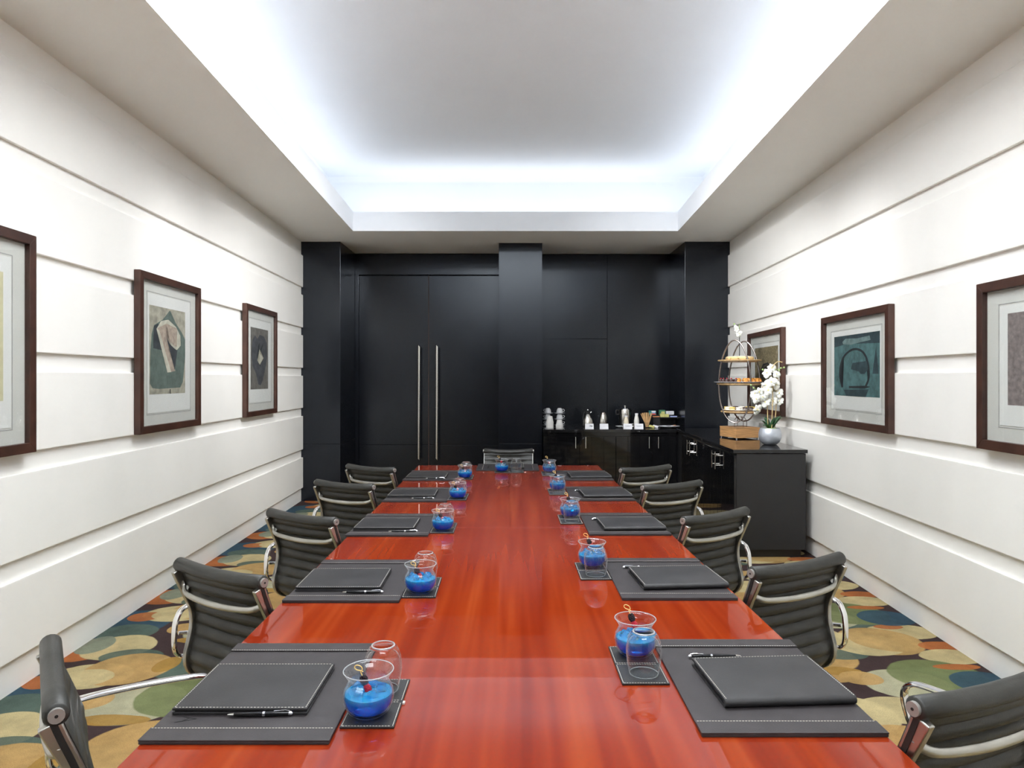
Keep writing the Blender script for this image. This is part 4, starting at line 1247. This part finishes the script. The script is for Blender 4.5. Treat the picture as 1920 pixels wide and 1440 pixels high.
# tent cards
for px, lab, inked in ((1105, 'white folded name card with a small dark motif, in front of the steel jug', 1), (1132.5, 'white folded card in front of the steel thermos', 0), (1177, 'pale folded card in front of the cream bottle', 2), (1198, 'white folded card in front of the white bottle', 2)):
    t = thing('tent_card', lab, 'card', (cx(px, 8.26), 8.26, CT), 0, group='folded cards on the back counter')
    w2, h2 = .051, .060
    for s in (-1, 1):
        bm = NB()
        v = [V(-w2, s * .018, 0), V(w2, s * .018, 0), V(w2, 0, h2), V(-w2, 0, h2)]
        v2 = [q + V(0, s * .0012, 0) for q in v]
        a = [bm.verts.new(q) for q in v]; b = [bm.verts.new(q) for q in v2]
        for i in range(4): bm.faces.new((a[i], a[(i + 1) % 4], b[(i + 1) % 4], b[i]))
        bm.faces.new(a[::-1]); bm.faces.new(b)
        finish('card_leaf', bm, M['white_box'], t)
    if inked:
        bm = NB()
        def mark(x0, x1, z0, z1):
            f = lambda z: -.018 * (1 - z / h2) - .0016
            a = [bm.verts.new((x, f(z) , z)) for x, z in ((x0, z0), (x1, z0), (x1, z1), (x0, z1))]
            b = [bm.verts.new((q.co.x, q.co.y + .0004, q.co.z)) for q in a]
            for i in range(4): bm.faces.new((a[i], a[(i + 1) % 4], b[(i + 1) % 4], b[i]))
            bm.faces.new(a[::-1]); bm.faces.new(b)
        if inked == 1:
            mark(.006, .034, .034, .040); mark(.016, .028, .022, .030); mark(.002, .010, .028, .034); mark(.030, .038, .026, .034)
        else:
            mark(-.036, .034, .036, .038); mark(-.03, .026, .026, .028)
        finish('printed_motif', bm, M['ink'], t)
# creamer dish with spoon left of the ice bucket
bm = NB(); lathe(bm, [(0, 0), (.022, 0), (.028, .004), (.060, .018), (.060, .020), (.026, .008), (0, .008)], 24)
finish('small_dish', bm, M['china'], smooth=True, loc=(cx(1163, 8.45), 8.45, CT + .0003), label='small white dish left of the cream bottle on the back counter', category='dish')
bm = NB(); sphere(bm, (0, 0, .017), .017, 12)
sphere(bm, (0, 0, .047), .012, 10)
finish('salt_pot', bm, M['chrome'], smooth=True, loc=(cx(1186, 8.36), 8.36, CT + .0005), label='tiny chrome pot between the two milk bottles', category='pot')
# stirrers in a glass
bm = NB(); lathe(bm, [(0, 0), (.028, 0), (.034, .075), (.0325, .075), (.0268, .005), (0, .005)], 22)
finish('stirrer_glass', bm, M['glass'], smooth=True, angle=60, loc=(cx(1213, 8.42), 8.42, CT + .0003), label='short glass holding wooden stirrers on the back counter', category='glass')
rr = random.Random(5)
sp = None
for k in range(16):
    a = 2 * pi * k / 16; r0, r1 = .004 + .008 * (k % 2), .026 + .030 * rr.random()
    lean = Vector((cos(a) * r1 * 1.5, sin(a) * r1 * .7, .185)) - Vector((cos(a) * r0, sin(a) * r0, .006))
    if sp is None:
        bm = NB(); box(bm, -.004, .004, -.0012, .0012, 0, .18)
        sp = finish('wooden_stirrer', bm, M['stir'], category='stirrer', group='wooden stirrers in the glass', label='pale wooden stirrer fanned out in the short glass'); o = sp
    else:
        o = sp.copy(); COL.objects.link(o)
    q = Vector((0, 0, 1)).rotation_difference(lean.normalized())
    o.rotation_mode = 'QUATERNION'; o.rotation_quaternion = q
    o.location = (cx(1213, 8.42) + cos(a) * r0, 8.42 + sin(a) * r0, CT + .008)
# black organiser with shelf
OX = cx(1254, 8.7)
t = thing('tea_organiser', 'black two-level organiser holding tea boxes at the right end of the back counter', 'organiser', (OX, 8.70, CT), 0)
bm = NB(); box(bm, -.225, .225, -.14, .14, .112, .120); finish('shelf', bm, M['plastic'], t)
for s in (-1, 1):
    bm = NB(); x0, x1 = sorted((s * .225, s * .140)); box(bm, x0, x1, -.13, .13, 0, .112); finish('side_box', bm, M['plastic'], t, bevel=.002)
bm = NB(); box(bm, -.225, .225, -.14, .14, 0, .006) if False else box(bm, -.139, .139, .10, .12, 0, .111); finish('back_panel', bm, M['cab_side'], t)
zz = CT + .1203
def small_box(name, label, px, y, w, d, h, z, mats, grp=None, stripe=None, cat='box'):
    t = thing(name, label, cat, (cx(px, y), y, z), 0, group=grp)
    bm = NB(); box(bm, -w / 2, w / 2, -d / 2, d / 2, 0, h); finish('carton', bm, mats[0], t, bevel=.001)
    if stripe:
        for (x0, x1, z0, z1, m) in stripe:
            bm = NB(); box(bm, x0 * w - w / 2, x1 * w - w / 2, -d / 2 - .0008, -d / 2 - .0001, z0 * h, z1 * h); finish('printed_panel', bm, m, t)
small_box('tea_box', 'teal and red tea box at the left end of the organiser', 1223, 8.72, .085, .06, .055, zz + .022, [M['teal_box']], 'tea boxes on the organiser', [(.3, .95, .05, .35, M['red_box']), (.3, .95, .65, .95, M['white_box']), (.4, .85, .4, .6, M['blue_box'])])
small_box('tea_box', 'dark green tea box in the middle of the organiser', 1241, 8.76, .075, .06, .062, zz + .022, [M['green_box']], 'tea boxes on the organiser', [(.3, .9, .15, .7, M['yellow_box'])])
small_box('tea_box', 'white tea box right of the green one on the organiser', 1255.5, 8.74, .098, .06, .044, zz + .026, [M['white_box']], 'tea boxes on the organiser', [(.2, .8, .45, .52, M['ink'])])
small_box('card_tray', 'thin black tray carrying the row of tea boxes', 1240, 8.74, .26, .07, .0212, zz + .0003, [M['plastic']], None, None, 'tray')
small_box('tea_packet', 'pale yellow tea packet in front of the green tea box', 1242, 8.63, .056, .04, .044, zz + .0003, [M['yellow_box']], 'tea packets on the organiser')
small_box('tea_packet', 'yellow-green tea packet right of the pale yellow one', 1250, 8.63, .048, .04, .038, zz + .0003, [M['yellow_box']], 'tea packets on the organiser')
small_box('tea_packet', 'flat orange packet at the left of the organiser shelf', 1230, 8.63, .085, .05, .010, zz + .0003, [M['orange_box']], 'tea packets on the organiser')
small_box('tea_packet', 'flat pale blue packet right of the yellow packets', 1262.5, 8.62, .085, .05, .014, zz + .0003, [M['blue_box']], 'tea packets on the organiser')
small_box('tissue_stack', 'grey and blue stack of boxes beside the right pillar', 1279, 8.74, .088, .10, .100, zz + .0003, [M['cab_side']], None, [(.05, .95, .50, .98, M['white_box']), (.05, .95, .12, .34, M['blue_box'])])
# saucer of sachets, oval plate with spoons
bm = NB(); lathe(bm, [(0, 0), (.07, 0), (.10, .014), (.135, .020), (.135, .023), (.095, .018), (0, .005)], 32)
o = finish('serving_plate', bm, M['china'], smooth=True, loc=(cx(1254, 8.42), 8.42, CT + .0003), label='white plate of sachets under the tea organiser', category='plate'); o.scale = (1, .75, 1)
for k, (dx, dy, a, m) in enumerate(((-.05, 0, .3, 'white_box'), (0, .01, -.4, 'ink'), (.05, -.01, .8, 'white_box'), (.075, .02, 1.4, 'orange_box'))):
    bm = NB(); box(bm, -.028, .028, -.015, .015, 0, .004)
    finish('sachet', bm, M[m], loc=(cx(1254, 8.42) + dx, 8.42 + dy, CT + .0190 + .003 * k), rotz=a, category='sachet', group='sachets on the counter plate', label='%s sachet on the white plate on the back counter' % ['left white', 'black', 'right white', 'orange'][k])
for k, (px, m) in enumerate(((1222, 'yellow_box'), (1229, 'white_box'))):
    bm = NB(); box(bm, -.034, .034, -.020, .020, 0, .006)
    o = finish('tea_sachet', bm, M[m], loc=(cx(px, 8.38), 8.38, CT + .0165), rotz=-.5, category='sachet', group='sachets leaning by the stirrers', label=['yellow-green sachet leaning right of the stirrer glass', 'white sachet beside the yellow-green one'][k]); o.rotation_euler = (.5, .2, -.5)

# ================================================================= CAKE STAND ON THE SIDE CABINET
SZ = .902
ang = .12
t = thing('cake_stand', 'three-tier cake stand with steel hoops on an oak crate, on the side cabinet', 'cake stand', (2.258, 6.775, SZ), 0)
cxr = 2.258; cyr = 6.775
# crate built of boards: local coordinates
ca = .25
def rot2(x, y, a=ca): return (x * cos(a) - y * sin(a), x * sin(a) + y * cos(a))
def rbox(bm, x0, x1, y0, y1, z0, z1): prism(bm, [rot2(x0, y0), rot2(x1, y0), rot2(x1, y1), rot2(x0, y1)], z0, z1)
cw, cd = .13, .145
bm = NB(); rbox(bm, -cw, cw, -cd, -cd + .012, .012, .104); cr = finish('crate', bm, M['crate'], t, bevel=.001)
for a in ((-cw, cw, cd - .012, cd), (-cw, -cw + .012, -cd + .013, cd - .013), (cw - .012, cw, -cd + .013, cd - .013)):
    bm = NB(); rbox(bm, a[0], a[1], a[2], a[3], .012, .104); finish('board', bm, M['crate'], cr, bevel=.001)
bm = NB(); rbox(bm, -cw - .002, cw + .002, -cd - .002, cd + .002, .1045, .112); finish('lid_board', bm, M['crate'], cr, bevel=.001)
for s in (-1, 1):
    for u in (-1, 1):
        bm = NB(); x, y = rot2(s * (cw - .012), u * (cd - .012)); lathe(bm, [(0, 0), (.008, 0), (.008, .012), (0, .012)], 12, c=(x, y)); finish('foot', bm, M['chrome'], t, smooth=True, angle=40)
# hoops: three tall ovals standing round a centre, each leaning outwards slightly
zc_, rz_ = .562, .402
for k, (ox, oy, a) in enumerate(((-.085, -.113, -.64), (.085, .113, -.64))):
    bm = NB()
    pts = []
    for i in range(48):
        th = 2 * pi * i / 48
        sx = .156 * (1 if True else 1) * sin(th) * (1 - .10 * cos(th))
        pts.append((ox + sx * cos(a), oy + sx * sin(a), zc_ + rz_ * cos(th)))
    tube(bm, pts, .0072, 10, closed=True)
    finish('hoop', bm, M['iron'], t, smooth=True)
bm = NB()
for (px, py) in ((-.06, -.03), (.06, -.03), (0, .06), (.02, -.05)):
    tube(bm, smoothpath([(px, py, .112), (px, py, .165), (px * .7, py * .7, .20), (px * .2, py * .2, .21)], 4), .0035, 8)
finish('base_wire', bm, M['iron'], t, smooth=True)
# tiers
tiers = [(.256, .178), (.530, .215), (.762, .205)]
for z, r in tiers:
    bm = NB()
    lathe(bm, [(0, z), (r, z), (r + .003, z + .006), (r, z + .012), (0, z + .012)], 48); lathe(bm, [(0, z - .010), (r * .80, z - .010), (r * .92, z - .0005), (0, z - .0005)], 48); finish('tier', bm, M['tier'], t, smooth=True, angle=40)
# top flower holder
bm = NB(); tube(bm, [(0, .0, .774), (0, .0, 1.00)], .004, 8); finish('finial_rod', bm, M['plastic'], t)
# platters
for k, (ti, r, lab) in enumerate(((0, .165, 'white round platter on the lowest tier of the cake stand'), (1, .235, 'wide white platter on the middle tier of the cake stand'))):
    bm = NB(); lathe(bm, [(0, 0), (r * .7, 0), (r * .8, .003), (r, .012), (r, .0145), (r * .8, .006), (0, .004)], 48)
    finish('platter', bm, M['china'], smooth=True, loc=(cxr - (.01 if ti else 0), cyr, SZ + tiers[ti][0] + .0124), category='plate', group='white platters on the cake stand', label=lab)
def pastry(kind, x, y, z, rot, lab, grp):
    key = 'PAST_' + kind
    if key not in PROT:
        bm = NB()
        mats = None
        if kind == 'finger':
            t0 = thing('finger_cake', '', 'cake', group=grp)
            bm = NB(); tube(bm, [(-.042, 0, .011), (-.036, 0, .011), (.036, 0, .011), (.042, 0, .011)], [.006, .011, .011, .006], 12); finish('sponge', bm, M['sponge'], t0, smooth=True)
            bm = NB(); tube(bm, [(-.036, 0, .022), (0, .003, .0235), (.036, 0, .022)], [.003, .006, .003], 8, flat=.5); finish('icing', bm, M['cream'], t0, smooth=True)
        elif kind == 'croissant':
            t0 = thing('croissant', '', 'pastry', group=grp)
            bm = NB()
            pts = [(.032 * sin(a), .016 * cos(a) - .01, .015 - .004 * abs(a)) for a in [-1.4 + 2.8 * i / 8 for i in range(9)]]
            tube(bm, pts, [.004, .009, .012, .0145, .0150, .0145, .012, .009, .004], 10); finish('crust', bm, M['pastry'], t0, smooth=True)
            for a in (-.7, 0, .7):
                bm = NB(); tube(bm, [(.032 * sin(a - .12), .016 * cos(a - .12) - .01, .015), (.032 * sin(a + .12), .016 * cos(a + .12) - .01, .015)], .0158, 10, caps=True); finish('ridge', bm, M['sponge'] if a == 0 else M['pastry'], t0, smooth=True)
        elif kind == 'brownie':
            t0 = thing('chocolate_cake', '', 'cake', group=grp)
            bm = NB(); lathe(bm, [(0, 0), (.017, 0), (.021, .014), (.018, .022), (0, .026)], 14); finish('sponge', bm, M['choc'], t0, smooth=True)
            bm = NB(); sphere(bm, (0, 0, .028), .005, 8); finish('icing_dot', bm, M['cherry'], t0, smooth=True)
        else:
            t0 = thing('macaron', '', 'macaron', group=grp)
            mm = M['macaron'] if kind == 'yellow' else (M['choc'] if kind == 'brown' else M['cream'])
            for z0 in (0, .016):
                bm = NB(); lathe(bm, [(0, z0), (.020, z0), (.022, z0 + .004), (.019, z0 + .010), (0, z0 + .012)] if z0 else [(0, z0), (.019, z0 + .001), (.022, z0 + .008), (.020, z0 + .011), (0, z0 + .011)], 16); finish('shell', bm, mm, t0, smooth=True, angle=50)
            bm = NB(); lathe(bm, [(0, .0112), (.018, .0112), (.018, .0158), (0, .0158)], 16); finish('filling', bm, M['cream'], t0, smooth=True, angle=40)
        PROT[key] = t0
        t0.location = (x, y, z); t0.rotation_euler = (0, 0, rot); t0['label'] = lab; t0.scale = (1.3, 1.3, 1.4)
    else:
        o = copy_tree(PROT[key], (x, y, z), rot, lab); o['group'] = grp
PROT = {}
rr = random.Random(11)
zt = SZ + tiers[2][0] + .0124
for k in range(8):
    a = -2.9 + k * .60
    pastry('finger', cxr + .115 * cos(a) - .01, cyr + .115 * sin(a), zt, a + 1.3, 'iced finger cake on the top tier of the cake stand', 'finger cakes on the top tier')
zm = SZ + tiers[1][0] + .0124 + .0085
for k in range(5):
    a = -3.05 + k * .26
    pastry('brownie', cxr - .01 + .180 * cos(a), cyr + .178 * sin(a), zm, 0, 'small chocolate cake on the left of the middle tier', 'chocolate cakes on the middle tier')
for k in range(9):
    a = -1.95 + k * .36; r = .165
    pastry('croissant', cxr + r * cos(a), cyr + r * sin(a), zm + (.002 if k % 2 else .001), a + rr.uniform(-.5, .5), 'small golden croissant on the middle tier of the cake stand', 'croissants on the middle tier')
zb = SZ + tiers[0][0] + .0124 + .0042
kinds = ['cream', 'yellow', 'cream', 'brown', 'brown', 'yellow', 'yellow', 'yellow', 'cream', 'brown', 'cream', 'yellow']
for k in range(12):
    a = -2.95 + k * .50
    kd = kinds[k]
    pastry(kd, cxr + .125 * cos(a), cyr + .125 * sin(a), zb, 0, {'cream': 'cream coloured macaron', 'yellow': 'yellow macaron', 'brown': 'chocolate brown macaron'}[kd] + ' on the lowest tier of the cake stand', 'macarons on the lowest tier')

# orchids ----------------------------------------------------------
def blossom(bm_p, bm_l, c, nrm, s, roll=0):
    nrm = Vector(nrm).normalized()
    u = nrm.orthogonal().normalized(); u = Matrix.Rotation(roll, 3, nrm) @ u; v = nrm.cross(u)
    c = Vector(c)
    for k in range(5):
        a = 2 * pi * k / 5 + pi / 2
        big = 1.0 if k in (1, 4) else .82
        wd = (.95 if k in (1, 4) else .60) * s
        ln = s * big
        d = u * cos(a) + v * sin(a); e = nrm.cross(d)
        rows = []
        for i in range(5):
            f = i / 4
            half = wd * sin(pi * min(.97, .12 + .80 * f)) * .5 if f < 1 else 0.02 * s
            rise = nrm * (s * (.12 * f - .28 * f * f) + s * .03 * sin(k * 2.1 + c.x * 90))
            cc = c + d * (ln * f) + rise
            rows.append([bm_p.verts.new(cc - e * half + nrm * s * .05 * f), bm_p.verts.new(cc + nrm * s * .03), bm_p.verts.new(cc + e * half + nrm * s * .05 * f)])
        for r1, r2 in zip(rows, rows[1:]):
            for q in range(2): bm_p.faces.new((r1[q], r1[q + 1], r2[q + 1], r2[q]))
    sphere(bm_l, c + nrm * s * .08, s * .12, 6)
def leaf(bm, base, tip, wd, droop=.02):
    base = Vector(base); tip = Vector(tip)
    d = tip - base; side = d.cross(V(0, 0, 1)).normalized() if d.cross(V(0, 0, 1)).length > 1e-4 else V(1, 0, 0)
    rows = []
    for i in range(8):
        f = i / 7
        p = base.lerp(tip, f) + V(0, 0, droop * 4 * f * (1 - f))
        h = wd * (sin(pi * (.18 + .78 * f))) * .5
        up = V(0, 0, .15 * h)
        rows.append([bm.verts.new(p - side * h + up), bm.verts.new(p), bm.verts.new(p + side * h + up)])
    for a, b in zip(rows, rows[1:]):
        for q in range(2): bm.faces.new((a[q], a[q + 1], b[q + 1], b[q]))
    return rows
def solid(o, th):
    m = o.modifiers.new('thickness', 'SOLIDIFY'); m.thickness = th; m.offset = 0
OXp, OYp = 2.305, 6.10
t = thing('potted_orchid', 'white orchid in a round silver-grey pot at the near end of the side cabinet', 'plant', (OXp, OYp, SZ), 0)
bm = NB()
lathe(bm, [(0, 0), (.046, 0), (.062, .006), (.084, .030), (.0965, .062), (.0985, .085), (.094, .118), (.084, .143), (.081, .148), (.077, .144), (.085, .115), (.070, .108), (0, .108)], 48)
finish('pot', bm, M['silverpot'], t, smooth=True, angle=60)
bm = NB(); lathe(bm, [(0, .148), (.05, .146), (.074, .136), (.074, .110), (0, .1055)], 30); finish('moss', bm, M['moss'], t, smooth=True)
for (tx_, ty_, tz_, wd) in ((-.095, -.02, .215, .045), (-.055, .02, .250, .05), (.030, -.06, .245, .05), (.095, .0, .255, .055), (.120, .03, .240, .05), (-.02, .07, .24, .05), (.06, -.03, .19, .045), (-.075, -.05, .17, .045)):
    bm = NB(); leaf(bm, (tx_ * .15, ty_ * .15, .140), (tx_, ty_, tz_), wd, .02)
    o = finish('leaf', bm, M['leaf'], t, smooth=True); solid(o, .002)
stems = [[(-.020, 0, .140), (-.020, .005, .30), (-.035, .0, .44), (-.075, -.01, .52)],
         [(.008, -.02, .140), (.014, -.02, .34), (.020, -.01, .52), (.010, .0, .66), (.060, 0, .735), (.110, 0, .735)],
         [(.050, .02, .140), (.060, .02, .30), (.068, .02, .42), (.060, .02, .52)]]
for s_ in stems:
    bm = NB(); pth = smoothpath(s_, 6); tube(bm, pth, .0042, 8); finish('stem', bm, M['stem'], t, smooth=True)
def px2l(px, pz, dy):
    """plan helper: measured photo point to local offset at the plant's distance"""
    y = OYp + dy
    return ((px - 960) / 1280 * y - OXp, dy, CAM_Z + (710 - pz) / 1280 * y - SZ)
flowers = [(1447, 690, 0, .052), (1438, 699, -.02, .050), (1456, 701, -.01, .046), (1446, 716, -.04, .055), (1436, 722, -.02, .05), (1455, 722, .0, .046), (1440, 732, -.05, .052), (1424, 735, -.03, .05), (1415, 738, 0, .046), (1430, 744, -.03, .05), (1418, 748, -.04, .045), (1461, 737, .01, .045), (1450, 752, .0, .045), (1462, 752, .02, .04), (1435, 754, -.02, .05), (1420, 768, -.03, .055)]
for k, (fx, fz, dy, s) in enumerate(flowers):
    bp_, bl_ = NB(), NB()
    c = px2l(fx, fz, dy)
    r2 = random.Random(k)
    nr = (r2.uniform(-.6, .4), -1, r2.uniform(-.3, .5))
    blossom(bp_, bl_, c, nr, s * 1.08, r2.uniform(-.5, .5))
    o = finish('blossom', bp_, M['petal'], t, smooth=True); solid(o, .0012)
    finish('flower_centre', bl_, M['lip'], o, smooth=True)
bm = NB()
for (fx, fz) in ((1408, 722), (1413, 727), (1464, 690), (1470, 689), (1430, 693), (1461, 694)):
    sphere(bm, px2l(fx, fz, 0), .009, 8)
tube(bm, smoothpath([px2l(1408, 722, 0), px2l(1414, 728, 0), px2l(1424, 735, 0)], 4), .0018, 6)
tube(bm, smoothpath([px2l(1470, 689, 0), px2l(1460, 692, 0), px2l(1447, 694, 0)], 4), .0018, 6)
finish('buds', bm, M['bud'], t, smooth=True)
# single bloom at the top of the cake stand
t = thing('orchid_sprig', 'small pale orchid sprig above the top of the cake stand', 'flower', (cxr, cyr - .01, SZ + 1.0), 0)
for k, (dx, dz, s) in enumerate(((-.012, .035, .040), (-.035, .075, .034), (-.045, .10, .024))):
    bp_, bl_ = NB(), NB(); blossom(bp_, bl_, (dx, -.01, dz), (-.2, -1, .1), s, k * .7)
    o = finish('blossom', bp_, M['petal'], t, smooth=True); solid(o, .0012); finish('flower_centre', bl_, M['lip'], o, smooth=True)
bm = NB(); tube(bm, smoothpath([(0, 0, -.004), (-.004, 0, .05), (-.03, 0, .10), (-.052, 0, .128)], 4), .002, 6); sphere(bm, (-.055, 0, .13), .010, 8); tube(bm, [(-.002, .006, .07), (-.004, .006, .135)], .003, 6); finish('stem', bm, M['bud'], t, smooth=True)

# pastries that look alike are told apart by their order from the left
NUM = ['leftmost', 'second from left', 'third from left', 'fourth from left', 'fifth from left', 'sixth from left', 'seventh from left', 'eighth from left', 'ninth from left']
by = {}
for o in list(COL.objects):
    if o.parent is None and o.get('group') and 'tier' in o['group'] and o.get('category') != 'plate': by.setdefault(o['label'], []).append(o)
for lab, os_ in by.items():
    os_.sort(key=lambda o: o.location.x / o.location.y)
    for k, o in enumerate(os_): o['label'] = '%s, %s' % (lab, NUM[k]) if len(os_) > 1 else lab
